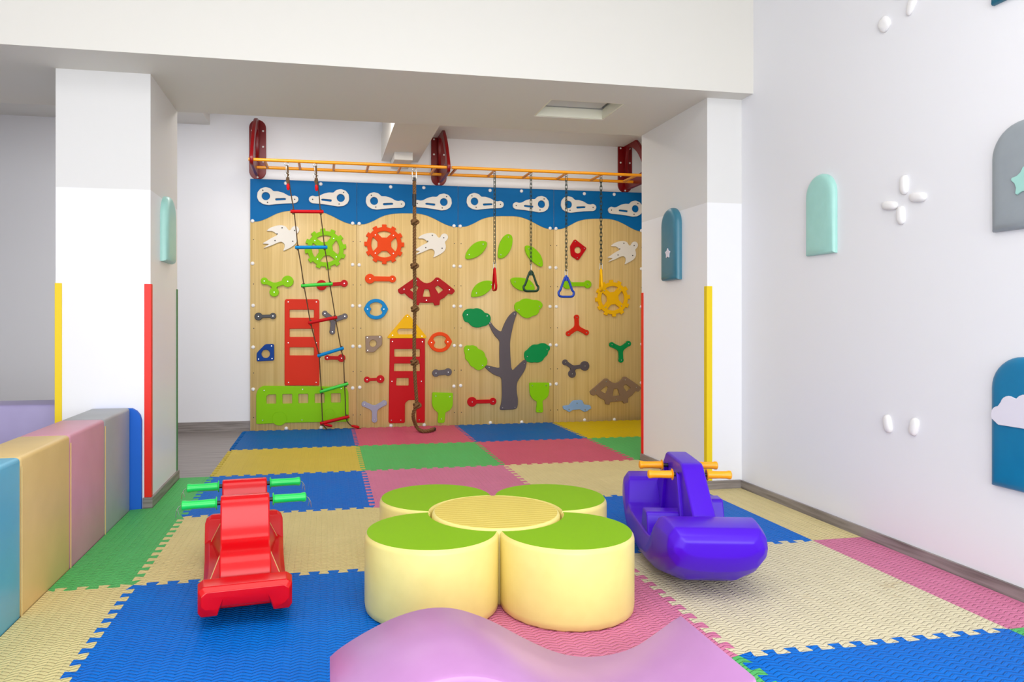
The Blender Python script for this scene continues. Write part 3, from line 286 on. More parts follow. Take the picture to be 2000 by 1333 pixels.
{'n': 'leaf_hold', 'c': 'lime', 'l': 'lime leaf-shaped hold behind the chain of the green ring', 'o': [(1.982, 1.791), (2.01, 1.796), (2.056, 1.787), (2.107, 1.75), (2.153, 1.695), (2.172, 1.633), (2.17, 1.58), (2.133, 1.582), (2.069, 1.625), (2.017, 1.674), (1.985, 1.736)], 'h': [], 's': [(2.019, 1.759), (2.133, 1.616)], 't': 0.018, 'g': 'lime leaf holds', 'k': 'poly', 'sc': 'steel'},
{'n': 'leaf_hold', 'c': 'lime', 'l': 'lime leaf-shaped hold beside the hanging red ring', 'o': [(1.424, 1.276), (1.44, 1.344), (1.487, 1.403), (1.553, 1.433), (1.62, 1.437), (1.654, 1.418), (1.647, 1.372), (1.607, 1.326), (1.553, 1.286), (1.487, 1.269), (1.44, 1.268)], 'h': [], 's': [(1.634, 1.394), (1.48, 1.309)], 't': 0.018, 'g': 'lime leaf holds', 'k': 'poly', 'sc': 'steel'},
{'n': 'leaf_hold', 'c': 'lime', 'l': 'lime leaf-shaped hold behind the hanging green ring', 'o': [(1.827, 1.453), (1.864, 1.469), (1.932, 1.469), (2.0, 1.461), (2.048, 1.435), (2.083, 1.389), (2.089, 1.34), (2.028, 1.333), (1.959, 1.332), (1.891, 1.354), (1.843, 1.4)], 'h': [], 's': [(1.877, 1.424), (2.044, 1.386)], 't': 0.018, 'g': 'lime leaf holds', 'k': 'poly', 'sc': 'steel'},
{'n': 'tree_hold', 'c': 'charcoal', 'l': 'dark grey tree trunk hold with four bare branches', 'o': [(1.715, 0.135), (1.735, 0.191), (1.744, 0.269), (1.742, 0.401), (1.738, 0.466), (1.674, 0.483), (1.62, 0.518), (1.573, 0.56), (1.571, 0.58), (1.591, 0.586), (1.647, 0.573), (1.701, 0.559), (1.721, 0.561), (1.717, 0.664), (1.717, 0.769), (1.721, 0.832), (1.674, 0.874), (1.634, 0.94), (1.607, 1.005), (1.608, 1.022), (1.624, 1.025), (1.661, 0.972), (1.708, 0.933), (1.739, 0.922), (1.751, 0.959), (1.775, 1.018), (1.816, 1.084), (1.864, 1.126), (1.888, 1.13), (1.9, 1.11), (1.87, 1.025), (1.843, 0.913), (1.826, 0.82), (1.83, 0.689), (1.841, 0.557), (1.854, 0.528), (1.898, 0.572), (1.97, 0.635), (1.997, 0.634), (2.003, 0.618), (1.989, 0.542), (1.945, 0.476), (1.898, 0.411), (1.895, 0.319), (1.911, 0.239), (1.905, 0.137)], 'h': [], 's': [(1.87, 1.101), (1.618, 1.009), (1.61, 0.564), (1.973, 0.598), (1.748, 0.157), (1.877, 0.158)], 't': 0.018, 'g': None, 'k': 'poly', 'sc': 'steel'},
{'n': 'foliage_hold', 'c': 'green', 'l': 'dark green leafy crown hold on the upper left branch', 'o': [(1.338, 1.09), (1.354, 1.129), (1.38, 1.148), (1.42, 1.155), (1.453, 1.151), (1.48, 1.16), (1.516, 1.153), (1.547, 1.136), (1.567, 1.112), (1.6, 1.106), (1.624, 1.084), (1.631, 1.044), (1.614, 1.005), (1.58, 0.982), (1.547, 0.976), (1.516, 0.966), (1.48, 0.963), (1.44, 0.974), (1.417, 0.992), (1.404, 1.014), (1.367, 1.021), (1.351, 1.042), (1.348, 1.064)], 'h': [], 's': [(1.387, 1.092), (1.59, 1.081)], 't': 0.018, 'g': 'foliage holds around the tree', 'k': 'poly', 'sc': 'steel'},
{'n': 'foliage_hold', 'c': 'lime', 'l': 'lime leafy crown hold at the top of the tree', 'o': [(1.87, 1.166), (1.877, 1.203), (1.898, 1.222), (1.925, 1.227), (1.945, 1.245), (1.98, 1.258), (2.028, 1.256), (2.062, 1.243), (2.11, 1.243), (2.149, 1.228), (2.172, 1.197), (2.162, 1.164), (2.131, 1.147), (2.131, 1.117), (2.103, 1.087), (2.062, 1.081), (2.034, 1.06), (1.986, 1.058), (1.945, 1.077), (1.918, 1.11), (1.884, 1.13)], 'h': [], 's': [(1.918, 1.143), (2.135, 1.177)], 't': 0.018, 'g': 'foliage holds around the tree', 'k': 'poly', 'sc': 'steel'},
{'n': 'foliage_hold', 'c': 'lime', 'l': 'lime leafy crown hold on the lower left branch', 'o': [(1.354, 0.765), (1.38, 0.789), (1.413, 0.784), (1.447, 0.789), (1.487, 0.774), (1.497, 0.751), (1.54, 0.737), (1.569, 0.702), (1.569, 0.678), (1.591, 0.652), (1.594, 0.599), (1.56, 0.563), (1.516, 0.535), (1.476, 0.542), (1.453, 0.568), (1.423, 0.578), (1.407, 0.608), (1.394, 0.628), (1.364, 0.654), (1.367, 0.693), (1.356, 0.726)], 'h': [], 's': [(1.4, 0.745), (1.543, 0.587)], 't': 0.018, 'g': 'foliage holds around the tree', 'k': 'poly', 'sc': 'steel'},
{'n': 'foliage_hold', 'c': 'green', 'l': 'green leafy crown hold on the lower right branch', 'o': [(1.973, 0.687), (1.98, 0.72), (2.007, 0.736), (2.028, 0.76), (2.069, 0.793), (2.117, 0.79), (2.151, 0.805), (2.2, 0.802), (2.218, 0.785), (2.248, 0.771), (2.248, 0.738), (2.228, 0.718), (2.223, 0.685), (2.186, 0.656), (2.172, 0.626), (2.124, 0.604), (2.083, 0.61), (2.048, 0.605), (2.003, 0.618), (1.98, 0.645)], 'h': [], 's': [(2.007, 0.67), (2.214, 0.741)], 't': 0.018, 'g': 'foliage holds around the tree', 'k': 'poly', 'sc': 'steel'},
{'n': 'climbing_hold', 'c': 'red', 'l': 'red dumbbell hold left of the tree trunk near the floor', 'o': [(1.437, 0.223, 0.049), (1.651, 0.223, 0.036), 0.019], 'h': [], 's': [(1.437, 0.223), (1.651, 0.223)], 't': 0.018, 'g': 'dumbbell shaped climbing holds', 'k': 'arms', 'sc': 'steel'},
{'n': 'climbing_hold', 'c': 'red', 'l': 'red five-sided hold with a round hole at the upper right', 'o': [(2.504, 1.862), (2.52, 1.866), (2.633, 1.785), (2.637, 1.773), (2.556, 1.66), (2.54, 1.655), (2.479, 1.694), (2.471, 1.707), (2.462, 1.788), (2.465, 1.801)], 'h': [('c', 2.544, 1.758, 0.035)], 's': [(2.516, 1.844), (2.613, 1.776), (2.537, 1.679)], 't': 0.018, 'g': 'five sided holds with a round hole', 'k': 'poly', 'sc': 'steel'},
{'n': 'climbing_hold', 'c': 'lime', 'l': 'lime dumbbell hold behind the hanging blue ring', 'o': [(2.432, 1.406, 0.049), (2.651, 1.408, 0.041), 0.021], 'h': [], 's': [(2.432, 1.406), (2.651, 1.408)], 't': 0.018, 'g': 'dumbbell shaped climbing holds', 'k': 'arms', 'sc': 'steel'},
{'n': 'climbing_hold', 'c': 'vermilion', 'l': 'orange-red three-armed hold below the hanging blue ring', 'o': [(2.532, 1.067, 0.028), (2.444, 0.9, 0.028), (2.638, 0.91, 0.028), (2.535, 0.961), 0.023], 'h': [], 's': [(2.532, 1.067), (2.444, 0.9), (2.638, 0.91)], 't': 0.018, 'g': 'three armed climbing holds', 'k': 'arms', 'sc': 'steel'},
{'n': 'climbing_hold', 'c': 'green', 'l': 'green three-armed hold below the yellow gear', 'o': [(2.915, 0.783, 0.028), (3.099, 0.793, 0.029), (3.017, 0.623, 0.028), (3.013, 0.736), 0.024], 'h': [], 's': [(2.915, 0.783), (3.099, 0.793), (3.017, 0.623)], 't': 0.018, 'g': 'three armed climbing holds', 'k': 'arms', 'sc': 'steel'},
{'n': 'climbing_hold', 'c': 'charcoal', 'l': 'dark three-knob hold on the right panel above the little car', 'o': [(2.409, 0.606, 0.03), (2.62, 0.567, 0.05), (2.483, 0.488, 0.041), (2.493, 0.551), 0.02], 'h': [], 's': [(2.409, 0.606), (2.62, 0.567), (2.483, 0.488)], 't': 0.018, 'g': 'three armed climbing holds', 'k': 'arms', 'sc': 'steel'},
{'n': 'car_hold', 'c': 'skyblue', 'l': 'small light blue car-shaped hold near the floor', 'o': [(2.381, 0.16), (2.451, 0.168), (2.472, 0.194), (2.493, 0.214), (2.584, 0.218), (2.598, 0.205), (2.61, 0.171), (2.676, 0.161), (2.689, 0.142), (2.686, 0.121), (2.662, 0.116), (2.648, 0.1), (2.613, 0.094), (2.589, 0.107), (2.57, 0.121), (2.486, 0.117), (2.467, 0.1), (2.441, 0.098), (2.418, 0.119), (2.39, 0.125)], 'h': [], 's': [(2.535, 0.186), (2.448, 0.124), (2.622, 0.117)], 't': 0.018, 'g': None, 'k': 'poly', 'sc': 'steel'},
]
# ================================================================ SETTING
FZ = -0.014
bm = bmesh.new(); box(bm, -4.2, 3.6, -3, 7.3, -0.1, FZ); struct(fin('floor', bm, M['planks']))
YB = 7.125
struct(boxo('wall_back', -4.2, 3.6, YB, YB+0.15, FZ, 3.3, M['wall']))
struct(boxo('wall_right', 2.54, 2.7, -3, 4.12, FZ, 3.4, M['wall']))
struct(boxo('wall_left', -4.35, -4.2, 3.9, 7.27, FZ, 3.4, M['wall']))
struct(boxo('left_light_blocker', -2.45, -2.3, -3, 3.96, FZ, 3.4, M['wall']))  # unseen wall added to keep window light off the far left
struct(boxo('wall_alcove_right', 3.33, 3.5, 5.02, YB, FZ, 3.3, M['wall']))
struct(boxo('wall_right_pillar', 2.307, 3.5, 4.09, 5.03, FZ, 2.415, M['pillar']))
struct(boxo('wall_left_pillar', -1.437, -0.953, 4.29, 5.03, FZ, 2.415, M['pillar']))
bm = bmesh.new()      # deep bulkhead with the hatch recess left open in its underside
ZB = 2.41; hx0, hx1, hy0, hy1 = 1.372, 1.865, 4.31, 4.685
box(bm, -4.2, 2.54, 3.965, hy0, ZB, 3.4); box(bm, -4.2, hx0, hy0, hy1, ZB, 3.4); box(bm, hx1, 3.4, hy0, hy1, ZB, 3.4); box(bm, -4.2, 3.4, hy1, 5.035, ZB, 3.4); box(bm, hx0, hx1, hy0, hy1, ZB+0.2, 3.4)
struct(fin('wall_bulkhead', bm, M['bulk']))
bm = bmesh.new(); box(bm, -4.2, 3.0, -3, 3.97, 3.3, 3.45); struct(fin('ceiling', bm, M['ceil']))
bm = bmesh.new(); box(bm, 0.55, 3.5, 5.03, YB, 2.85, 3.0); box(bm, -4.2, 0.58, 5.03, YB, 3.12, 3.27); box(bm, -4.2, -1.06, 6.2, YB, 2.87, 3.13)
struct(fin('ceiling_alcove', bm, M['ceil']))
bm = bmesh.new(); box(bm, 0.54, 0.9, 5.03, YB, 2.6, 2.86); box(bm, 0.63, 0.80, 6.72, YB, 2.53, 2.6); struct(fin('trim_1', bm, M['ceil']))
# baseboards
struct(boxo('baseboard_back', -1.5, -0.70, YB-0.014, YB, FZ, 0.085, M['base']))
struct(boxo('baseboard_right', 2.527, 2.54, -1, 4.09, FZ, 0.047, M['base']))
bm = bmesh.new(); box(bm, 2.294, 2.307, 4.077, 5.03, FZ, 0.05); box(bm, 2.307, 2.53, 4.077, 4.09, FZ, 0.05); struct(fin('baseboard_right_pillar', bm, M['base']))
bm = bmesh.new(); box(bm, -0.953, -0.94, 4.277, 5.035, FZ, 0.055); box(bm, -0.99, -0.953, 4.277, 4.29, FZ, 0.055); struct(fin('baseboard_left_pillar', bm, M['base']))
struct(boxo('trim_2', -4.2, -1.5, YB-0.02, YB, 0.20, 0.235, M['base']))
# access hatch in the bulkhead underside
h = empty('ceiling_hatch', ((hx0+hx1)/2, (hy0+hy1)/2, ZB)); tag(h, 'recessed square access hatch in the underside of the white bulkhead', 'hatch')
def hb(name, L, mm):
    b = bmesh.new()
    for q in L: box(b, q[0]-h.location.x, q[1]-h.location.x, q[2]-h.location.y, q[3]-h.location.y, q[4]-ZB, q[5]-ZB)
    fin(name, b, mm, h)
hb('frame', [(hx0, hx0+.012, hy0, hy1, ZB+.002, ZB+.066), (hx1-.012, hx1, hy0, hy1, ZB+.002, ZB+.066), (hx0+.012, hx1-.012, hy0, hy0+.012, ZB+.002, ZB+.066), (hx0+.012, hx1-.012, hy1-.012, hy1, ZB+.002, ZB+.066)], M['hframe'])
hb('panel', [(hx0+.006, hx1-.03, hy0+.013, hy1-.022, ZB+.07, ZB+.082)], M['hatch'])
hb('shadow_gap', [(hx0+.002, hx1-.002, hy0+.002, hy1-.002, ZB+.1, ZB+.106)], M['gap'])

# ================================================================ FOAM MATS
GX, GY = -0.740, 7.046
def hedge(i, j):   # border along X at row line j, from column line i to i+1
    return edge_pts((GX+i, GY-j), (GX+i+1, GY-j), (i*7+j) % 2)
def vedge(i, j):   # border along Y at column line i, from row line j (far) to j+1 (near)
    if i == 3 and j >= 2 or i == 4: return [(GX+i, GY-j), (GX+i, GY-j-1)]
    return edge_pts((GX+i, GY-j), (GX+i, GY-j-1), (i+j) % 2)
def edge_pts(a, b, flip):
    dx, dy = b[0]-a[0], b[1]-a[1]; nx, ny = -dy, dx; out = [a]; n = 12; s = 0.017*(-1 if flip else 1)
    raw = []
    for k in range(n):
        for t, h_ in ((0.28, -s), (0.19, s*.8), (0.25, s), (0.75, s), (0.81, s*.8), (0.72, -s)):
            raw.append((.03+.94*(k+t)/n, h_))
    for t, h_ in raw: out.append((a[0]+dx*t+nx*h_, a[1]+dy*t+ny*h_))
    out.append(b); return out
def mat_tile(i, j, color, label, poly=None):
    if poly is None:
        p = hedge(i, j)[:-1]+vedge(i+1, j)[:-1]+hedge(i, j+1)[::-1][:-1]+vedge(i, j)[::-1][:-1]
    else: p = poly
    cx, cy = GX+i+.5, GY-j-.5
    if poly: cx, cy = centre(poly)
    me = plate_mesh('floor_mat', [((x-cx)*.9991, (y-cy)*.9991) for x, y in p][::-1], [], -FZ, 0)
    o = link('floor_mat', me, M[color], None, (cx, cy, FZ)); tag(o, label, 'floor mat', 'jigsaw foam floor mats'); return o
XB = -1.048   # face of the padded barrier
T = [
 (0, 0, 'f_dblue', 'blue jigsaw foam mat at the foot of the wooden wall below the green bus'),
 (1, 0, 'f_rose', 'pink jigsaw foam mat under the end of the knotted rope'),
 (2, 0, 'f_dblue', 'blue jigsaw foam mat at the foot of the tree panel'),
 (0, 1, 'f_yellow', 'yellow jigsaw foam mat beside the bare grey floor'),
 (1, 1, 'f_green', 'green jigsaw foam mat in the middle, second row from the climbing wall'),
 (2, 1, 'f_rose', 'pink jigsaw foam mat in the second row from the climbing wall'),
 (0, 2, 'f_blue', 'blue jigsaw foam mat behind the handlebars of the red rocker'),
 (1, 2, 'f_pink', 'pink jigsaw foam mat just behind the flower stools'),
 (2, 2, 'f_straw', 'cream jigsaw foam mat behind the purple boat rocker'),
 (0, 3, 'f_cream', 'cream jigsaw foam mat under the far half of the red rocker'),
 (1, 3, 'f_cream', 'cream jigsaw foam mat hidden mostly under the back flower stools'),
 (2, 3, 'f_blue', 'blue jigsaw foam mat under the far half of the purple boat rocker'),
 (0, 4, 'f_blue', 'large blue jigsaw foam mat in front of the red rocker'),
 (1, 4, 'f_pink', 'pink jigsaw foam mat under the front yellow flower stools'),
 (2, 4, 'f_ivory', 'large stained cream jigsaw foam mat in front of the purple boat rocker'),
 (0, 5, 'f_blue', 'blue jigsaw foam mat at the bottom edge left of the lilac wave'),
 (1, 5, 'f_green', 'green jigsaw foam mat almost hidden under the lilac wave cushion'),
 (2, 5, 'f_blue', 'blue jigsaw foam mat at the bottom right of the photo'),
]
for i, j, c, l in T: mat_tile(i, j, c, l)
def yl(j): return GY-j
mat_tile(3, 0, 'f_gold', 'golden yellow foam mat at the foot of the rightmost climbing panel')
mat_tile(3, 1, 'f_green', 'green foam mat disappearing behind the right pillar')
mat_tile(3, 2, 'f_straw', 'cream foam mat cut around the foot of the right pillar', [(GX+3, yl(2)), (2.292, yl(2)), (2.292, 4.074), (2.524, 4.074), (2.524, yl(3)), (GX+3, yl(3))])
mat_tile(3, 3, 'f_straw', 'narrow cream foam strip along the right baseboard behind the pink strip', [(GX+3, yl(3)), (2.524, yl(3)), (2.524, yl(4)), (GX+3, yl(4))])
mat_tile(3, 4, 'f_pink', 'narrow pink foam strip along the right baseboard', [(GX+3, yl(4)), (2.524, yl(4)), (2.524, yl(5)), (GX+3, yl(5))])
mat_tile(3, 5, 'f_green', 'narrow green foam strip at the right edge after the pink strip', [(GX+3, yl(5)), (2.524, yl(5)), (2.524, yl(6)), (GX+3, yl(6))])
mat_tile(-1, 2, 'f_green', 'green foam mat cut around the foot of the left pillar', [(-0.938, yl(2)), (GX, yl(2))]+vedge(0, 2)[1:-1]+[(GX, yl(3)), (XB, yl(3)), (XB, 4.25), (-0.938, 4.27)])
mat_tile(-1, 3, 'f_green', 'green foam mat along the pink part of the padded barrier', [(XB, yl(3)), (GX, yl(3))]+vedge(0, 3)[1:-1]+[(GX, yl(4))]+[p for p in hedge(-1, 4)[::-1][1:-1] if p[0] > XB+.01]+[(XB, yl(4))])
mat_tile(-1, 4, 'f_cream', 'cream foam mat along the tan and blue parts of the padded barrier', [(XB, yl(4))]+[p for p in hedge(-1, 4)[1:-1] if p[0] > XB+.01]+[(GX, yl(4))]+vedge(0, 4)[1:-1]+[(GX, yl(5)), (XB, yl(5))])

# ================================================================ PADDED BARRIERS
br = empty('padded_barrier', (-1.15, 3.3, FZ)); tag(br, 'low padded foam barrier with grey, pink, tan and sky blue sections', 'padded barrier')
def padbox(name, x0, x1, y0, y1, z0, z1, m, parent, off, r=0.022):
    bm = bmesh.new(); box(bm, x0-off[0], x1-off[0], y0-off[1], y1-off[1], z0-off[2], z1-off[2], r, 4)
    return fin(name, bm, m, parent, None, 0.9)
ys = [4.25, 3.785, 3.30, 2.80, 1.6]
for k, (c, nm) in enumerate((('vin_grey', 'grey'), ('vin_pink', 'pink'), ('vin_tan', 'tan'), ('vin_blue', 'sky blue'))):
    s_ = padbox('section', -1.25, -1.05, ys[k+1]-.003, ys[k]+.003, FZ, 0.56, M[c], br, br.location, 0.016); s_['label'] = nm+' padded section'
    bm = bmesh.new(); tube(bm, [(-1.047-br.location.x, ys[k+1]-br.location.y, z) for z in (0.01, 0.3, 0.54)], 0.0022, 5); fin('seam', bm, M['vin_tan'], s_)
bm = bmesh.new()
L = [(-0.995+1.12, 0.0), (-0.995+1.12, 0.50), (-1.003+1.12, 0.53), (-1.02+1.12, 0.553), (-1.045+1.12, 0.568), (-1.245+1.12, 0.568), (-1.245+1.12, 0.0)]
f_ = [bm.verts.new((x, 0, z)) for x, z in L]; b_ = [bm.verts.new((x, 0.028, z)) for x, z in L]
bm.faces.new(f_); bm.faces.new(b_[::-1])
for q in range(7): bm.faces.new((f_[q], f_[(q+1) % 7], b_[(q+1) % 7], b_[q]))
o = fin('foam_end_board', bm, M['foamend'], None, (-1.12, 4.26, FZ)); tag(o, 'blue foam board with a rounded corner between barrier and left pillar', 'foam board')
pb = padbox('padded_barrier', -4.1, -1.44, 4.50, 4.78, FZ, 0.56, M['vin_purple'], None, (-2.7, 4.64, FZ), 0.02); pb.location = (-2.7, 4.64, FZ)
tag(pb, 'low violet padded barrier left of the left pillar', 'padded barrier')

# ================================================================ CORNER GUARDS
def guard(x, y, sx, sy, m, label, z0, z1=1.242, w_=0.032):
    """L-shaped strip folded round a pillar edge; sx, sy point out of the pillar"""
    t = 0.004; bm = bmesh.new()
    xa, xb = sorted((x+sx*t, x-sx*w_)); ya, yb = sorted((y, y+sy*t)); box(bm, xa-x, xb-x, ya-y, yb-y, 0, z1-z0, .0012, 1)
    xa, xb = sorted((x, x+sx*t)); ya, yb = sorted((y+sy*0, y-sy*w_)); box(bm, xa-x, xb-x, ya-y, yb-y, 0, z1-z0, .0012, 1)
    tag(fin('corner_guard', bm, M[m], None, (x, y, z0)), label, 'corner guard', 'pillar corner guards')
guard(-1.437, 4.29, -1, -1, 'g_yellow', 'yellow corner guard on the outer edge of the left pillar', 0.0)
guard(-0.953, 4.29, 1, -1, 'g_red', 'red corner guard on the left pillar beside the blue foam board', 0.056)
guard(-0.953, 5.03, 1, 1, 'g_green', 'thin green corner guard on the rear edge of the left pillar', 0.056)
guard(2.307, 4.09, -1, -1, 'g_yellow', 'yellow corner guard on the right pillar behind the purple rocker', 0.051, 1.25)
guard(2.307, 5.03, -1, 1, 'g_red', 'thin red corner guard on the rear edge of the right pillar', 0.051)

# ================================================================ CLIMBING WALL
YP = 7.092; PW = 0.9956; PX = -0.695; PH = 2.372
scr = bpy.data.meshes.new('screw'); b = bmesh.new()
bmesh.ops.create_cone(b, cap_ends=True, segments=12, radius1=0.0068, radius2=0.005, depth=0.004, matrix=Matrix.Translation((0, 0, 0.002)))
b.to_mesh(scr); b.free(); shade(scr, 0.8)
scr_d = scr.copy(); scr_d.materials.append(M['dark']); scr.materials.append(M['steel'])
capm = bpy.data.meshes.new('bolt_cap'); b = bmesh.new(); bmesh.ops.create_uvsphere(b, u_segments=16, v_segments=8, radius=0.0175)
for v in b.verts: v.co.z *= 0.55
b.to_mesh(capm); b.free(); capm.materials.append(M['cap']); shade(capm, 1.5)
desc = ['leftmost climbing board, wood below a blue wave, with the green bus', 'second climbing board from the left, wood with the red house tower', 'third climbing board from the left, wood with the grey tree', 'rightmost climbing board, wood with the yellow gear']
for k in range(4):
    x = PX+k*PW; c = Vector((x+PW/2, YP+.012, FZ))
    pn = boxo('climbing_board', x+.0015, x+PW-.0015, YP, YP+.024, FZ, PH, M['ply'], None, .0012, 1)
    tag(pn, desc[k], 'climbing board', 'wooden climbing boards')
    base = pn.location
    L = [(x+.0015-c.x, PH)]+[(x+.0015+t*(PW-.003)-c.x, z) for t, z in EDGE]+[(x+PW-.0015-c.x, PH)]
    sm = [L[0]]; mid = spline([(p[0], p[1], 0) for p in L[1:-1]], 4); L = [L[0]]+[(v.x, v.y) for v in mid]+[L[-1]]
    me = plate_mesh('blue_wave_band', L, [], .004, .0008, 1)
    o = link('blue_wave_band', me, M['sky'], pn); o.location = (0, -.012, -base.z); o.rotation_euler = R_BACK; o['label'] = 'blue wavy band along the top'
    for q, (dx, z) in enumerate(CAPS):
        if k == 3 and dx > .93 and z < .3: continue
        oc = link('bolt_cap', capm, None, pn); oc.location = (x+dx*0.985+.006-c.x, -.0125-(.004 if z > 1.95 else 0), z-base.z); oc.rotation_euler = R_BACK
    for q in range(5):      # tiny unused bolt holes, as small dark discs
        b = bmesh.new(); bmesh.ops.create_circle(b, cap_ends=True, segments=10, radius=.005)
        oh = fin('bolt_hole', b, M['dark'], pn); oh.rotation_euler = R_BACK; oh.location = (-PW/2+.03+random.random()*.01, -.0126, .12+.42*q-base.z)
        oh2 = oh.copy(); COL.objects.link(oh2); oh2.parent = pn; oh2.location.x = PW/2-.035
YF = YP-.0005
def arms_outline(ends, ctr, hw, n=14):
    """knobs joined by straight arms; ends = (x, y, r)"""
    E = sorted(ends, key=lambda e: math.atan2(e[1]-ctr[1], e[0]-ctr[0])); out = []; m_ = len(E)
    D = []
    for e in E:
        d = Vector((e[0]-ctr[0], e[1]-ctr[1])); D.append((d.length, d.normalized()))
    for i, e in enumerate(E):
        l_, d = D[i]; nrm = Vector((-d.y, d.x)); r = max(e[2], hw*1.02); a = math.asin(min(1, hw/r)); base = math.atan2(d.y, d.x)
        for k in range(n+1):
            t = base-(PI-a)+(2*(PI-a))*k/n; out.append((e[0]+r*cos(t), e[1]+r*sin(t)))
        d2 = D[(i+1) % m_][1]
        if m_ > 2:   # crotch between this arm and the next: rounded
            n2 = Vector((-d2.y, d2.x)); c_ = Vector(ctr)
            A = c_+nrm*hw; B = c_-n2*hw; den = d.x*d2.y-d.y*d2.x
            if abs(den) > 0.05:
                t = ((B.x-A.x)*d2.y-(B.y-A.y)*d2.x)/den; X = A+d*t
                a1 = X+d*hw*1.1; a2 = X+d2*hw*1.1
                for s in (0, .25, .5, .75, 1): q = a1*(1-s)**2+X*2*s*(1-s)+a2*s*s; out.append((q.x, q.y))
    return out
def gear_outline(R, rot):
    out = []
    for k in range(12):
        a0 = 2*PI*k/12+rot
        for t, r in ((-.5, .87), (-.34, .87), (-.25, .87), (-.22, .93), (-.235, .985), (-.16, 1.0), (.16, 1.0), (.235, .985), (.22, .93), (.25, .87), (.34, .87)):
            a = a0+t*2*PI/12; out.append((R*r*cos(a), R*r*sin(a)))
    holes = []
    for k in range(4):
        a0 = PI/2*k+rot; H = [(R*.66*cos(a0+t), R*.66*sin(a0+t)) for t in [math.radians(v) for v in range(-32, 33, 8)]]
        H += [(R*.55*cos(a0+math.radians(30)), R*.55*sin(a0+math.radians(30))), (R*.36*cos(a0+math.radians(20)), R*.36*sin(a0+math.radians(20))), (R*.36*cos(a0-math.radians(20)), R*.36*sin(a0-math.radians(20))), (R*.55*cos(a0-math.radians(30)), R*.55*sin(a0-math.radians(30)))]
        holes.append(H)
    return out, holes
for h in HOLDS:
    k = h['k']; o_ = h['o']; soft = False; holes = []
    if k == 'arms':
        if len(o_) == 3:
            (x1, y1, r1), (x2, y2, r2), hw = o_; ctr = ((x1+x2)/2, (y1+y2)/2); L = arms_outline([o_[0], o_[1]], ctr, hw)
        else: L = arms_outline(o_[:3], o_[3], o_[4])
    elif k == 'gear':
        L, holes = gear_outline(o_[2], math.radians(o_[3])); L = [(x+o_[0], y+o_[1]) for x, y in L]; holes = [[(x+o_[0], y+o_[1]) for x, y in H] for H in holes]
    else:
        L = chaikin(o_, 2) if h['n'] in ('leaf_hold', 'foliage_hold') else fillet(o_, {'bird_hold': .02, 'tree_hold': .05, 'fan_hold': .008, 'car_hold': .012}.get(h['n'], .009 if h['l'].startswith('white') else .012))
    for H in h['h']:
        if H[0] == 'c': holes.append(circ(*H[1:]))
        else: holes.append(fillet(H, .008))
    cx, cy = centre(L)
    me = plate_mesh(h['n'], [(x-cx, y-cy) for x, y in L], [[(x-cx, y-cy) for x, y in H] for H in holes], h['t'], .0035, 2)
    ob = link(h['n'], me, M[h['c']]); ob.rotation_euler = R_BACK
    yf = YF-(.004 if cy > 1.99 else 0); ob.location = (cx, yf, cy); lab = h['l']
    if 'hold' not in lab: lab += ' hold'
    tag(ob, lab, 'climbing hold', h['g'] or 'shaped climbing holds')
    for sx_, sy_ in h['s']:
        s = link('screw', scr_d if h['sc'] == 'dark' else scr, None, ob); s.location = (sx_-cx, sy_-cy, h['t']-.0006)
    for wx, wy, wr in h.get('wh', []):   # routed wheel rings on the bus
        b = bmesh.new(); tube(b, [(wr*cos(t), wr*sin(t), 0) for t in [2*PI*q/32 for q in range(32)]], .0018, 6, closed=True)
        o2 = fin('wheel_groove', b, M['lime'], ob); o2.location = (wx-cx, wy-cy, h['t'])

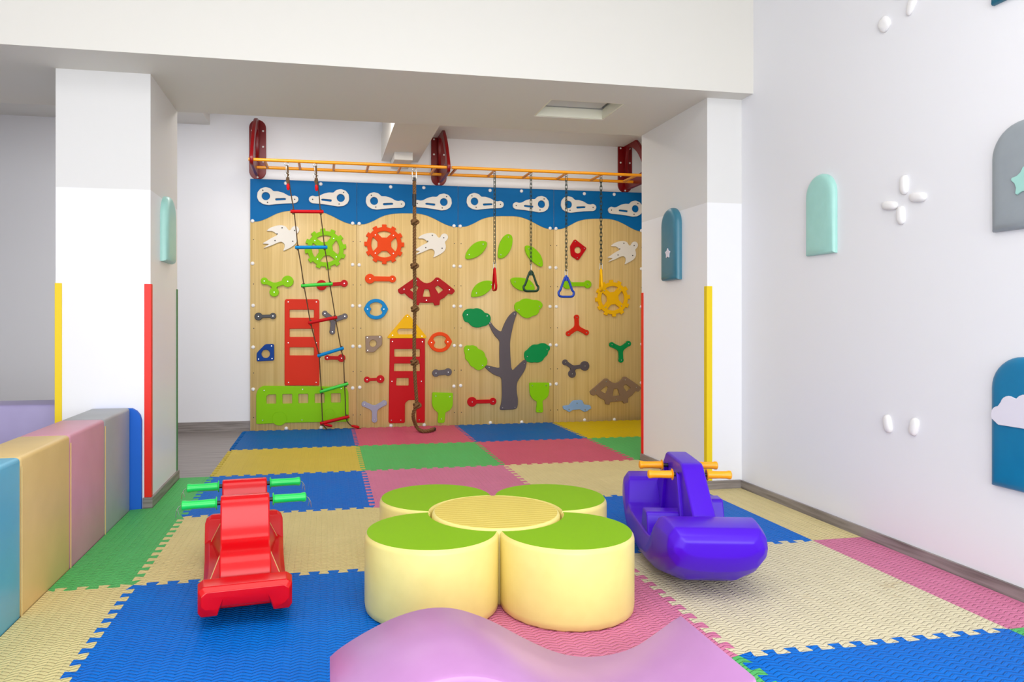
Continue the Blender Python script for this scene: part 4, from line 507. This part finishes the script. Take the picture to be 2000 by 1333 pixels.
# ================================================================ MONKEY BAR
YO, YI, ZR = 6.55, 6.88, 2.44
mb = empty('monkey_bar', (1.2, YB, 2.37)); tag(mb, 'yellow overhead monkey bar on three maroon wall brackets', 'monkey bar')
O = mb.location
def loc(p): return (p[0]-O.x, p[1]-O.y, p[2]-O.z)
for (xa, xb) in ((-.655, 1.13), (1.14, 3.09)):
    for y in (YO, YI):
        b = bmesh.new(); tube(b, [loc((xa, y, ZR)), loc((xa+.01, y, ZR)), loc(((xa+xb)/2, y, ZR)), loc((xb, y, ZR))], .0145, 14); fin('rail', b, M['bar'], mb, None, 0.9)
for x in RUNGX:
    b = bmesh.new(); tube(b, [loc((x, YO, ZR)), loc((x, YI, ZR))], .0125, 12); fin('rung', b, M['bar'], mb, None, 0.9)
for k, x in enumerate((-.628, 1.108, 3.075)):
    z0, z1 = 2.372, 2.938; n = 14; r = .077
    L = [(r*cos(t), z0+r+r*sin(t)) for t in [PI+PI*q/n for q in range(n+1)]]+[(r*cos(t), z1-r+r*sin(t)) for t in [PI*q/n for q in range(n+1)]]
    me = plate_mesh('bracket', [(p[0], p[1]-z0) for p in L], [], .018, .003, 2)
    pl = link('bracket', me, M['maroon'], mb); pl.location = loc((x, YB, z0)); pl.rotation_euler = R_BACK
    prof = [(0, .545), (.07, .555), (.17, .54), (.28, .49), (.38, .41), (.47, .31), (.54, .2), (.60, .10), (.605, .06), (.585, .03), (.55, .018), (.25, .012), (0, .02)]
    hole = [(.05, .44), (.17, .44), (.27, .39), (.36, .32), (.43, .23), (.475, .15), (.45, .125), (.05, .125)]
    me = plate_mesh('arm', chaikin(prof, 2), [chaikin(hole, 2)], .03, .006, 2)
    a = link('arm', me, M['maroon'], pl); a.rotation_euler = (0, -PI/2, 0)
    a.matrix_local = Matrix(((0, 0, 1, -.015), (0, 1, 0, 0), (1, 0, 0, .012), (0, 0, 0, 1)))  # u -> outwards, v -> up
    for (dx, dz) in ((0, .54), (-.05, .46), (.05, .46), (-.05, .31), (.05, .31), (0, .02), (-.05, .17), (.05, .17)):
        s = link('bolt', capm, None, pl); s.location = (dx, dz, .018); s.scale = (.55, .55, .6)
# link mesh: stadium ring in local XZ
def ring_pts(hh, r, n=8):
    return [(r*cos(t), 0, hh+r*sin(t)) for t in [PI*q/n for q in range(n+1)]]+[(r*cos(t), 0, -hh+r*sin(t)) for t in [PI+PI*q/n for q in range(n+1)]]
lk = bpy.data.meshes.new('chain_link'); b = bmesh.new(); tube(b, ring_pts(.015, .0105), .0032, 6, closed=True); b.to_mesh(lk); b.free(); lk.materials.append(M['chain']); shade(lk, 1.2)
hk = bpy.data.meshes.new('shackle'); b = bmesh.new(); tube(b, ring_pts(.022, .014), .0038, 8, closed=True); b.to_mesh(hk); b.free(); hk.materials.append(M['steel']); shade(hk, 1.2)
eye = bpy.data.meshes.new('eye_ring'); b = bmesh.new(); tube(b, ring_pts(0, .0195, 12), .004, 8, closed=True); b.to_mesh(eye); b.free(); eye.materials.append(M['steel']); shade(eye, 1.2)
names = ['leftmost of the hanging rings', 'second hanging ring from the left', 'third hanging ring from the left', 'rightmost of the hanging rings']
for q, (x, zt, zb, c, rz, l) in enumerate(CHAINS):
    g = empty('gym_ring', (x, 6.6, zb)); tag(g, l+' hanging on a chain, '+names[q], 'gym ring', 'gym rings on chains')
    H_ = zt-zb
    b = bmesh.new()
    w2 = .075; pts = [(0, 0, H_-.012), (.012, 0, H_-.018), (.03, 0, H_*.72), (w2*.78, 0, H_*.36), (w2, 0, .052), (w2*.93, 0, .022), (w2*.62, 0, .011), (0, 0, .010)]
    pts = pts+[(-p[0], 0, p[2]) for p in pts[1:-1]][::-1]
    sp = spline(pts+[pts[0]], 4)[:-1]
    tube(b, sp, .0115, 8, closed=True)
    tube(b, [(0, 0, H_-.05), (0, 0, H_-.012), (0, 0, H_+.006)], .015, 8, taper=[.9, 1, .5])
    o = fin('handle', b, M[c], g, None, 1.0); o.rotation_euler = (0, 0, math.radians(rz))
    s = link('shackle', hk, None, g); s.location = (0, 0, H_+.022); s.rotation_euler = (0, 0, .4+q)
    z = H_+.07; k = 0; top = ZR-zb-.055; n = round((top-z)/.0375); st = (top-z)/max(1, n)
    for k in range(n+1):
        s = link('chain_link', lk, None, g); s.location = (0, 0, z+st*k); s.rotation_euler = (0, 0, (k % 2)*PI/2+.5+.1*q)
    s = link('eye_ring', eye, None, g); s.location = (0, 0, ZR-zb-.013); s.rotation_euler = (0, 0, PI/2+.3)
# the chains hang from a rung: slide four rungs there
# ================================================================ ROPE LADDER
ld = empty('rope_ladder', (LADDER[0][0][0]+.15, YO, .1)); tag(ld, 'rope ladder with coloured plastic rungs hanging from the yellow bar', 'rope ladder'); O2 = ld.location
def lo2(p): return (p[0]-O2.x, p[1]-O2.y, p[2]-O2.z)
for L, xt in ((ROPE_L, 0), (ROPE_R, 1)):
    pts = [lo2(p) for p in L]
    if xt: pts += [lo2(p) for p in ((.215, 6.99, .06), (.26, 7.01, .02), (.335, 6.99, -.002))]
    else: pts += [lo2(p) for p in ((.01+L[-1][0], 6.97, .04), (L[-1][0]+.04, 6.98, .004))]
    b = bmesh.new(); tube(b, spline(pts, 5), .0052, 7); fin('side_rope', b, M['cord'], ld, None, 1.0)
    t = L[0]
    s = link('eye_ring', eye, None, ld); s.location = lo2((t[0]-.008, YO, ZR-.03)); s.rotation_euler = (0, 0, .5)
    s = link('shackle', hk, None, ld); s.location = lo2((t[0]-.008, YO, ZR-.075)); s.rotation_euler = (0, 0, 1.2)
    s = link('eye_ring', eye, None, ld); s.location = lo2((t[0]-.004, YO, ZR-.125)); s.rotation_euler = (0, 0, .2)
    b = bmesh.new()   # spliced loop and red ferrule under it
    zt = t[2]+.0; top = ZR-.142
    tube(b, [lo2((t[0]-.002, YO, top)), lo2((t[0]+.007, YO, top-.03)), lo2((t[0], YO, top-.065)), lo2((t[0], YO, zt-.02))], .006, 7); tube(b, [lo2((t[0]-.006, YO, top)), lo2((t[0]-.012, YO, top-.03)), lo2((t[0]-.002, YO, top-.065))], .006, 7)
    fin('splice', b, M['cord'], ld, None, 1.0)
    b = bmesh.new(); tube(b, [lo2((t[0]+.0, YO, top-.06)), lo2((t[0]+.002, YO, top-.075)), lo2((t[0]+.003, YO, top-.10)), lo2((t[0]+.004, YO, top-.115))], .014, 12, taper=[.7, 1, 1, .6]); fin('ferrule', b, M['red'], ld, None, 1.0)
for A, B, c in LADDER:
    A = Vector(lo2(A)); B = Vector(lo2(B)); b = bmesh.new(); d = (B-A).normalized(); m_ = A.lerp(B, .5)
    tube(b, [A, A+d*.006, A+d*.02, m_, B-d*.02, B-d*.006, B], .0155, 14, taper=[.8, 1, 1, 1, 1, 1, .8])
    o = fin('rung', b, M[{'red': 'red', 'blue': 'blue', 'green': 'ladgreen'}[c]], ld, None, 0.9)
    o['label'] = c+' plastic rung'
    for f in (.085, .915):
        P_ = A.lerp(B, f); b = bmesh.new()
        for dz in (-.018, .017):
            bmesh.ops.create_icosphere(b, subdivisions=2, radius=.0115, matrix=Matrix.Translation(P_+Vector((0, 0, dz))) @ Matrix.Diagonal((1, 1, .8, 1)))
        fin('knot', b, M['cord'], ld, None, 1.2)
for p in ((LADDER[-1][0][0]+.27*.29, 6.95, .045), (.285, 6.99, .02)):
    b = bmesh.new(); tube(b, [lo2((p[0]-.04, p[1]-.01, p[2]+.012)), lo2((p[0]-.02, p[1], p[2]+.006)), lo2((p[0]+.02, p[1], p[2]-.004)), lo2((p[0]+.035, p[1], p[2]-.008))], .013, 10, taper=[.5, 1, 1, .6]); o = fin('ferrule', b, M['red'], ld, None, 1.0)
# ================================================================ KNOTTED ROPE
rp = empty('climbing_rope', (.78, 6.6, .1)); tag(rp, 'thick brown climbing rope with five knots trailing onto the pink mat', 'climbing rope'); O3 = rp.location
def lo3(p): return Vector((p[0]-O3.x, p[1]-O3.y, p[2]-O3.z))
core = spline([lo3(p) for p in ROPE], 1)
dense = []
for i in range(len(core)-1):
    n = max(1, int((core[i+1]-core[i]).length/.006))
    for k in range(n): dense.append((i, k/n))
sm = []
P4 = [core[0]*2-core[1]]+core+[core[-1]*2-core[-2]]
for i, t in dense:
    a, b_, c, d = P4[i:i+4]; sm.append(0.5*((2*b_)+(c-a)*t+(2*a-5*b_+4*c-d)*t*t+(3*b_-a-3*c+d)*t**3))
sm.append(core[-1]); b = bmesh.new(); dist = 0; fr = []
up = Vector((1, 0, 0))
for i, p in enumerate(sm):
    t = (sm[min(i+1, len(sm)-1)]-sm[max(i-1, 0)]).normalized(); up = (up-t*up.dot(t)).normalized(); fr.append((p, up.copy(), t.cross(up), dist))
    if i+1 < len(sm): dist += (sm[i+1]-p).length
for s_ in range(3):
    tube(b, [p+u*cos(dd/.013+s_*2*PI/3)*.0088+v*sin(dd/.013+s_*2*PI/3)*.0088 for p, u, v, dd in fr], .0092, 7)
fin('rope', b, M['rope'], rp, None, 1.2)
for q, kp in enumerate(KNOTS):
    c = lo3(kp); b = bmesh.new(); L = []
    for k in range(60):
        t = 2*PI*k/60; rr = .018+.011*cos(3*t); L.append(c+Vector((rr*cos(2*t)*1.15, rr*sin(2*t)*1.1, .017*sin(3*t)+.004*cos(t))))
    tube(b, L, .0115, 8, closed=True); o = fin('knot', b, M['rope'], rp, None, 1.2)
t = ROPE[0]
s = link('eye_ring', eye, None, rp); s.location = lo3((t[0], 6.57, ZR-.03)); s.rotation_euler = (0, 0, 0.4)
s = link('shackle', hk, None, rp); s.location = lo3((t[0], 6.575, ZR-.08)); s.scale = (1.3, 1.3, 1.3)
b = bmesh.new(); tube(b, [lo3((t[0], 6.58, ROPE[0][2]+.012)), lo3((t[0], 6.58, ROPE[0][2]-.02))], .017, 10); tube(b, [lo3((t[0], 6.583, ROPE[0][2]-.14)), lo3((t[0], 6.585, ROPE[0][2]-.18)), lo3((t[0], 6.588, ROPE[0][2]-.245))], .0185, 12); fin('rope_sleeve', b, M['black'], rp, None, .9)
e = lo3(ROPE[-1]); b = bmesh.new(); d = (Vector(ROPE[-1])-Vector(ROPE[-2])).normalized(); tube(b, [e-d*.03, e-d*.005, e+d*.008], .0175, 12); fin('end_cap', b, M['black'], rp, None, .9)

# ================================================================ WALL PADS AND PEBBLES
def arch(w_, h_, n=18):
    r = w_/2; return [(-r, 0), (r, 0)]+[(r*cos(t), h_-r+r*sin(t)) for t in [PI*q/n for q in range(n+1)]]
def cushion(name, w_, h_, d, m, loc_, rot, label):
    """upholstered arch: rings step in while they rise, soft crown"""
    r = w_/2; base = arch(w_, h_); bm = bmesh.new(); rings = []
    steps = [(0, 0), (0, .35), (.004, .62), (.012, .82), (.026, .95), (.05, 1.0)]
    for ins, hz in steps:
        k = (r-ins)/r; L = []
        for (x, y) in base:
            yy = max(ins, min(y, h_-ins)) if y < h_-r else (h_-r)+(y-(h_-r))*k
            L.append(bm.verts.new((x*k, yy if y > 0.001 else ins, d*hz)))
        rings.append(L)
    n = len(base)
    for a_, b_ in zip(rings, rings[1:]):
        for q in range(n): bm.faces.new((a_[q], a_[(q+1) % n], b_[(q+1) % n], b_[q]))
    bm.faces.new(rings[-1]); bm.faces.new(rings[0][::-1])
    o = fin(name, bm, M[m], None, loc_, 0.7); o.rotation_euler = rot; tag(o, label, 'wall pad', 'arched wall pads'); return o
def star(r, n=5, k=.52): return [(r*(1 if i % 2 == 0 else k)*cos(PI/2+PI*i/n), r*(1 if i % 2 == 0 else k)*sin(PI/2+PI*i/n)) for i in range(2*n)]
XW = 2.5395
cushion('wall_pad', .222, .418, .03, 'pad_mint', (XW, 3.343, 1.382), R_RIGHT, 'mint green arched wall pad, middle of the right wall')
p = cushion('wall_pad', .25, .402, .03, 'pad_grey', (XW, 2.228, 1.380), R_RIGHT, 'grey arched wall pad with an aqua star at the right edge of the photo')
o = link('star', plate_mesh('star', chaikin(star(.062), 1), [], .006, .002), M['pad_mint'], p); o.location = (.022, .17, .0295)
p = cushion('wall_pad', .25, .50, .03, 'pad_blue', (XW, 2.23, .405), R_RIGHT, 'blue arched wall pad with a white cloud, low on the right wall')
cl = []
for (cx_, cy_, r_, a0, a1) in ((-.075, 0, .036, 205, 100), (-.035, .042, .036, 165, 60), (.03, .045, .045, 145, 30), (.082, 0, .036, 80, -55)):
    cl += [(cx_+r_*cos(math.radians(a0+(a1-a0)*q/6)), cy_+r_*sin(math.radians(a0+(a1-a0)*q/6))) for q in range(7)]
cl += [(.07, -.036), (-.08, -.036)]
o = link('cloud', plate_mesh('cloud', cl, [], .006, .002), M['pad_cloud'], p); o.location = (0, .275, .0295); o['label'] = 'white cloud patch'
cushion('wall_pad', .25, .40, .03, 'pad_teal', (XW, 2.233, 2.257), R_RIGHT, 'dark teal wall pad corner at the top right corner of the photo')
p = cushion('wall_pad', .235, .487, .045, 'pad_slate', (2.307, 4.53, 1.309), R_RIGHT, 'slate blue arched wall pad with a white star on the right pillar')
o = link('star', plate_mesh('star', chaikin(star(.04), 1), [], .006, .002), M['pad_cloud'], p); o.location = (.01, .18, .0445)
cushion('wall_pad', .27, .40, .045, 'pad_mint', (-.953, 4.665, 1.39), R_LEFT, 'mint green arched wall pad on the side of the left pillar')
pm = bpy.data.meshes.new('pebble'); b = bmesh.new(); bmesh.ops.create_uvsphere(b, u_segments=20, v_segments=12, radius=1)
for v in b.verts:
    for ax, e_ in ((0, .75), (1, .7), (2, .8)): v.co[ax] = math.copysign(abs(v.co[ax])**e_, v.co[ax])
    v.co.z = max(v.co.z, -.05)
b.to_mesh(pm); b.free(); pm.materials.append(M['pebble']); shade(pm, 1.2)
for (y, z, a, w_, h_, l) in ((2.797, 1.645, 0, .021, .044, 'top petal of the white pebble flower beside the grey wall pad'), (2.722, 1.578, 82, .022, .046, 'right petal of the white pebble flower beside the grey wall pad'), (2.815, 1.512, 2, .021, .042, 'bottom petal of the white pebble flower beside the grey wall pad'), (2.882, 1.566, 80, .021, .046, 'left petal of the white pebble flower beside the grey wall pad'),
                      (2.893, .565, 12, .022, .042, 'left one of two white pebbles low on the right wall'), (2.742, .573, -14, .022, .041, 'right one of two white pebbles low on the right wall'), (2.914, 2.41, 35, .033, .037, 'round cream pebble near the top of the right wall'), (2.735, 2.47, -28, .021, .09, 'long cream pebble at the top edge of the right wall'), (2.83, 2.54, 20, .024, .06, 'cream pebble cut by the top edge of the photo')):
    o = link('wall_pebble', pm); o.location = (XW, y, z); o.scale = (w_, h_, .02)
    o.rotation_euler = (Matrix.Rotation(-PI/2, 3, 'Z') @ Matrix.Rotation(PI/2, 3, 'X') @ Matrix.Rotation(math.radians(a), 3, 'Z')).to_euler()
    tag(o, l, 'wall pebble', 'white pebbles on the right wall')

# ================================================================ FLOWER STOOLS
FC = Vector((.668, 2.815)); SR = .2435; SH = .276; DD = .347; RD = .262; ROT = -10.5
def soft_prism(name, L, h_, rim, top_m, side_m, loc_, label, wob=0):
    """upholstered block: side cover that rolls over the rim, and a coloured top"""
    n = len(L); cx, cy = 0, 0
    def inset(L, d):
        out = []
        for i in range(n):
            a, p_, b_ = Vector(L[i-1]), Vector(L[i]), Vector(L[(i+1) % n]); t = ((p_-a).normalized()+(b_-p_).normalized())
            t = t.normalized() if t.length > 1e-6 else (b_-p_).normalized(); nn = Vector((-t.y, t.x)); out.append((p_.x+nn.x*d, p_.y+nn.y*d))
        return out
    bm = bmesh.new(); R_ = []
    for d, z in ((.012, 0), (.003, .008), (0, .03), (0, h_-.018), (.0025, h_-.008), (.008, h_-.002), (rim, h_)):
        R_.append([bm.verts.new((x, y, z+(.002*sin(i*1.9) if z == 0 else 0))) for i, (x, y) in enumerate(inset(L, d))])
    for a_, b_ in zip(R_, R_[1:]):
        for q in range(n): bm.faces.new((a_[q], a_[(q+1) % n], b_[(q+1) % n], b_[q]))
    bm.faces.new(R_[-1]); bm.faces.new(R_[0][::-1])
    o = fin(name, bm, M[side_m], None, loc_, 0.9)
    bm = bmesh.new(); T_ = [bm.verts.new((x, y, h_+.0008)) for x, y in inset(L, rim)]; T2 = [bm.verts.new((x, y, h_-.004)) for x, y in inset(L, rim)]
    bm.faces.new(T_)
    for q in range(n): bm.faces.new((T_[q], T2[q], T2[(q+1) % n], T_[(q+1) % n]))
    t = fin('seat_top', bm, M[top_m], o); t['label'] = label[1]
    tag(o, label[0], 'stool'); return o
lab = [('front right yellow petal stool with a green top', 'green vinyl top'), ('back right yellow petal stool with a green top, nearest the purple rocker', 'green vinyl top'), ('back left yellow petal stool with a green top', 'green vinyl top'), ('front left yellow petal stool with a green top, behind the lilac wave crest', 'green vinyl top')]
for k in range(4):
    a = math.radians(-45+90*k+ROT); c = Vector((cos(a), sin(a)))*DD
    # circle of radius SR about c, minus the disc of radius RD about the flower centre
    L = []
    d = DD; x_ = (d*d+RD*RD-SR*SR)/(2*d); yy = math.sqrt(RD*RD-x_*x_)
    th = math.atan2(yy, x_-d)      # angle on the petal circle of the upper cut point
    n1 = 56
    for q in range(n1+1): t = -th+2*th*q/n1; L.append((d+SR*cos(t), SR*sin(t)))
    al = math.atan2(yy, x_); n2 = 18
    for q in range(1, n2): t = al-2*al*q/n2; L.append((RD*cos(t), RD*sin(t)))
    L = [((x-d)*cos(a)-y*sin(a), (x-d)*sin(a)+y*cos(a)) for x, y in L]
    o = soft_prism('petal_stool', L, SH, .0085, 'vin_g', 'vin_y', (FC.x+c.x, FC.y+c.y, 0), lab[k]); o['group'] = 'petal stools of the flower seat'
o = soft_prism('round_stool', circ(0, 0, .256, 72), SH+.004, .012, 'vin_s', 'vin_y', (FC.x, FC.y, 0), ('round straw yellow centre stool of the flower seat', 'ribbed straw top'))

# ================================================================ LILAC WAVE CUSHION
prof = [(0.0, .155), (.03, .178), (.10, .216), (.18, .248), (.26, .263), (.34, .255), (.43, .218), (.52, .165), (.60, .122), (.67, .098), (.74, .090), (.81, .095), (.87, .112), (.93, .145), (.975, .172), (1.0, .184)]
pp = [(v.x, v.y) for v in spline([(a, b_, 0) for a, b_ in prof], 4)]
y0, y1 = 1.56, 1.95; bm = bmesh.new(); rows = []
for (y, d) in ((y0, .016), (y0+.004, .005), (y0+.014, 0), (y1-.010, 0), (y1-.003, .004), (y1, .012)):
    r = [bm.verts.new((x, y-1.75, 0.0)) for x in (0.0,)]
    row = [bm.verts.new((0+d*.4, y-1.75, 0))]+[bm.verts.new((max(d*.4, min(1-d*.4, x)), y-1.75, z-d)) for x, z in pp]+[bm.verts.new((1-d*.4, y-1.75, 0))]
    bm.verts.remove(r[0]); rows.append(row)
for a_, b_ in zip(rows, rows[1:]):
    for q in range(len(a_)-1): bm.faces.new((a_[q], a_[q+1], b_[q+1], b_[q]))
    bm.faces.new((a_[-1], a_[0], b_[0], b_[-1]))
bm.faces.new(rows[0]); bm.faces.new(rows[-1][::-1])
o = fin('wave_cushion', bm, M['vin_p'], None, (.012, 1.75, 0), .7); tag(o, 'lilac wave-shaped foam cushion on the mats at the bottom edge', 'foam cushion')

# ================================================================ ROCKERS
def extrude_profile(bm, L, x0, x1, axis='x'):
    A = [bm.verts.new((x0, s, z)) for s, z in L]; B = [bm.verts.new((x1, s, z)) for s, z in L]; n = len(L)
    bm.faces.new(A); bm.faces.new(B[::-1])
    for q in range(n): bm.faces.new((A[q], B[q], B[(q+1) % n], A[(q+1) % n]))
def loft(bm, secs):
    R_ = [[bm.verts.new(p) for p in s] for s in secs]; n = len(R_[0])
    for a_, b_ in zip(R_, R_[1:]):
        for q in range(n): bm.faces.new((a_[q], a_[(q+1) % n], b_[(q+1) % n], b_[q]))
    bm.faces.new(R_[0][::-1]); bm.faces.new(R_[-1])
def mods(o, bev=0, sub=0, ang=.6):
    if bev:
        m_ = o.modifiers.new('round', 'BEVEL'); m_.width = bev; m_.segments = 3; m_.limit_method = 'ANGLE'; m_.angle_limit = ang
    if sub:
        m_ = o.modifiers.new('smooth', 'SUBSURF'); m_.levels = m_.render_levels = sub
    for p_ in o.data.polygons: p_.use_smooth = True
    m_ = o.modifiers.new('weighted', 'WEIGHTED_NORMAL') if bev and not sub else None
def grips(root, s, z, hx, xg, xe, m, r=.0165, tassel=False):
    b = bmesh.new(); tube(b, [(-xe+.01, s, z), (0, s, z), (xe-.01, s, z)], .0085, 10); hb_ = fin('handlebar', b, M['black'], root, None, .9)
    for sd in (-1, 1):
        b = bmesh.new(); xs = [xg, xg+.004, xg+.006, xg+.02, (xg+xe)/2, xe-.02, xe-.012, xe-.004, xe]; ts = [1.35, 1.5, 1.0, 1.02, .95, .98, 1.12, 1.1, .7]
        tube(b, [(sd*x, s, z) for x in xs], r, 16, taper=ts); fin('grip', b, M[m], hb_, None, .8)
        if tassel:
            b = bmesh.new()
            for q in range(2): tube(b, [(sd*xe, s, z), (sd*(xe+.008), s-.004*q, z-.004), (sd*(xe+.010+.006*q), s-.006, z-.018), (sd*(xe+.006+.012*q), s-.006, z-.034-.006*q)], .0011, 5)
            fin('wire', b, M['steel'], hb_)
# red one
rr = empty('seesaw_rocker', (-.312, 2.985, 0), math.radians(6.3)); tag(rr, 'glossy red two-seat rocking seesaw with green handlebar grips', 'rocking toy')
def sec(s, w_, zb, zt, g=.03, c=.02):
    zm = min(zb+g, zt-.012)
    return [(-w_*.93, s, zb), (-w_*.60, s, zb), (-w_*.52, s, zm), (w_*.52, s, zm), (w_*.60, s, zb), (w_*.93, s, zb), (w_, s, zb+c), (w_, s, zt-c), (w_*.88, s, zt), (-w_*.88, s, zt), (-w_, s, zt-c), (-w_, s, zb+c)]
bm = bmesh.new(); S = [(-.455, .142, .080, .138), (-.44, .153, .052, .152), (-.385, .156, .036, .160), (-.365, .156, .034, .148), (-.345, .158, .032, .075), (-.2, .160, .010, .055), (0, .155, 0, .05), (.2, .160, .010, .055), (.33, .165, .034, .085), (.37, .165, .038, .165), (.40, .160, .042, .178), (.44, .150, .055, .172), (.455, .140, .085, .15)]
loft(bm, [sec(s, w_, a, b_, .03, .014) for s, w_, a, b_ in S]); o = fin('rocker_base', bm, M['rocker'], rr); mods(o, .006, 0, .5)
half = [(-.352, .04), (-.348, .10), (-.338, .15), (-.318, .192), (-.290, .216), (-.258, .225), (-.235, .232), (-.218, .243), (-.204, .268), (-.192, .305), (-.182, .345), (-.172, .368), (-.158, .380), (-.138, .384), (-.120, .378), (-.108, .360), (-.098, .325), (-.085, .28), (-.06, .25)]
L = [(v.x, v.y) for v in spline([(a, b_, 0) for a, b_ in half], 3)]; L = L+[(-s, z) for s, z in L[::-1]]
bm = bmesh.new(); extrude_profile(bm, L, -.088, .088); o = fin('seat_body', bm, M['rocker'], rr, None, .6)
m_ = o.modifiers.new('round', 'BEVEL'); m_.width = .006; m_.segments = 3; m_.limit_method = 'ANGLE'; m_.angle_limit = 1.0
for sd in (-1, 1):       # side gussets with their pale moulding edge
    for e_ in (-1, 1):
        b = bmesh.new(); q = [(sd*.086, e_*.25, .20), (sd*.086, e_*.10, .05), (sd*.150, e_*.335, .055), (sd*.086, e_*.335, .055)]
        V = [b.verts.new(p_) for p_ in q]
        for f in ((0, 1, 2), (0, 2, 3), (0, 3, 1), (1, 3, 2)): b.faces.new([V[i] for i in f])
        g_ = fin('gusset', b, M['rocker'], rr)
        b = bmesh.new(); tube(b, [q[0], q[2]], .0016, 5); fin('mould_line', b, M['vin_tan'], g_)
for s in (-.142, .142): grips(rr, s, .358, .09, .100, .226, 'grip_g', .0165, True)
# purple one
pr = empty('boat_rocker', (1.54, 2.93, 0), math.radians(-14)); tag(pr, 'purple boat-shaped rocking toy with orange handlebar grips', 'rocking toy')
def sec2(s, w_, zb, zt, tw=.86):
    h_ = zt-zb; k = [(.45, 0), (.80, .13), (.97, .36), (1.0, .55), (.97, .78), (tw, 1.0), (.3, 1.0)]
    k = [(a, zb+min(h_, .29)*b_) if b_ < .6 else (a, zb+h_*b_) for a, b_ in k]
    for i in range(4): k[i] = (k[i][0], min(k[i][1], zt-.01-.008*(4-i)))
    k[4] = (k[4][0], max(k[3][1]+.004, zt-.035))
    return [(a*w_, s, z) for a, z in k]+[(-a*w_, s, z) for a, z in k[::-1]]
Sh = [(-.500, .135, .175, .232, .9), (-.490, .165, .150, .262, .86), (-.465, .184, .110, .284, .84), (-.40, .198, .058, .292, .84), (-.335, .206, .030, .288, .84), (-.312, .208, .024, .276, .86),
      (-.240, .211, .014, .172, .93), (-.200, .212, .010, .162, .94), (-.12, .214, .005, .160, .94), (-.03, .214, .001, .160, .94)]
Sh = [(s*1.08, a, b_, c*.97 if c > .25 else c, t) for s, a, b_, c, t in Sh]
S2 = Sh+[(-s, a, b_, c, t) for s, a, b_, c, t in Sh[::-1]]
bm = bmesh.new(); loft(bm, [sec2(*s) for s in S2]); o = fin('boat_hull', bm, M['boat'], pr); mods(o, .010, 1, .32)
col = [(-.345, .255), (-.325, .278), (-.165, .418), (-.148, .434), (-.125, .442), (0, .443)]
L = col+[(-s, z) for s, z in col[-2::-1]]; L = [(-.345, .12)]+L+[(.345, .12)]
bm = bmesh.new(); extrude_profile(bm, L, -.046, .046)
o = fin('column', bm, M['boat'], pr); mods(o, .010, 0, .5)
for sd in (-1, 1):
    for e_ in (-1, 1):     # moulded ribs beside the column and the walls of the foot wells
        b = bmesh.new(); xa, xb = sorted((sd*.040, sd*.060)); ya, yb = sorted((e_*.150, e_*.172))
        V = [b.verts.new(p_) for p_ in ((xa, e_*.12, .40), (xb, e_*.125, .385), (xb, e_*.215, .16), (xa, e_*.215, .16), (xa, e_*.10, .40), (xb, e_*.105, .385), (xb, e_*.175, .16), (xa, e_*.175, .16))]
        for f in ((0, 1, 2, 3), (4, 5, 6, 7), (0, 1, 5, 4), (1, 2, 6, 5), (2, 3, 7, 6), (3, 0, 4, 7)): b.faces.new([V[i] for i in f])
        o = fin('rib', b, M['boat'], pr); mods(o, .004, 0, .5)
    c_ = sd*.115; b = bmesh.new()      # one raised step in each side well, diagonally opposite
    L = [(c_-.075, .135), (c_-.045, .232), (c_-.035, .240), (c_+.035, .240), (c_+.045, .232), (c_+.075, .135)]
    extrude_profile(b, L, *sorted((sd*.040, sd*.192))); o = fin('foot_rest', b, M['boat'], pr); mods(o, .012, 0, .3)
for s in (-.10, .10): grips(pr, s, .386, .046, .070, .175, 'grip_o', .0165)
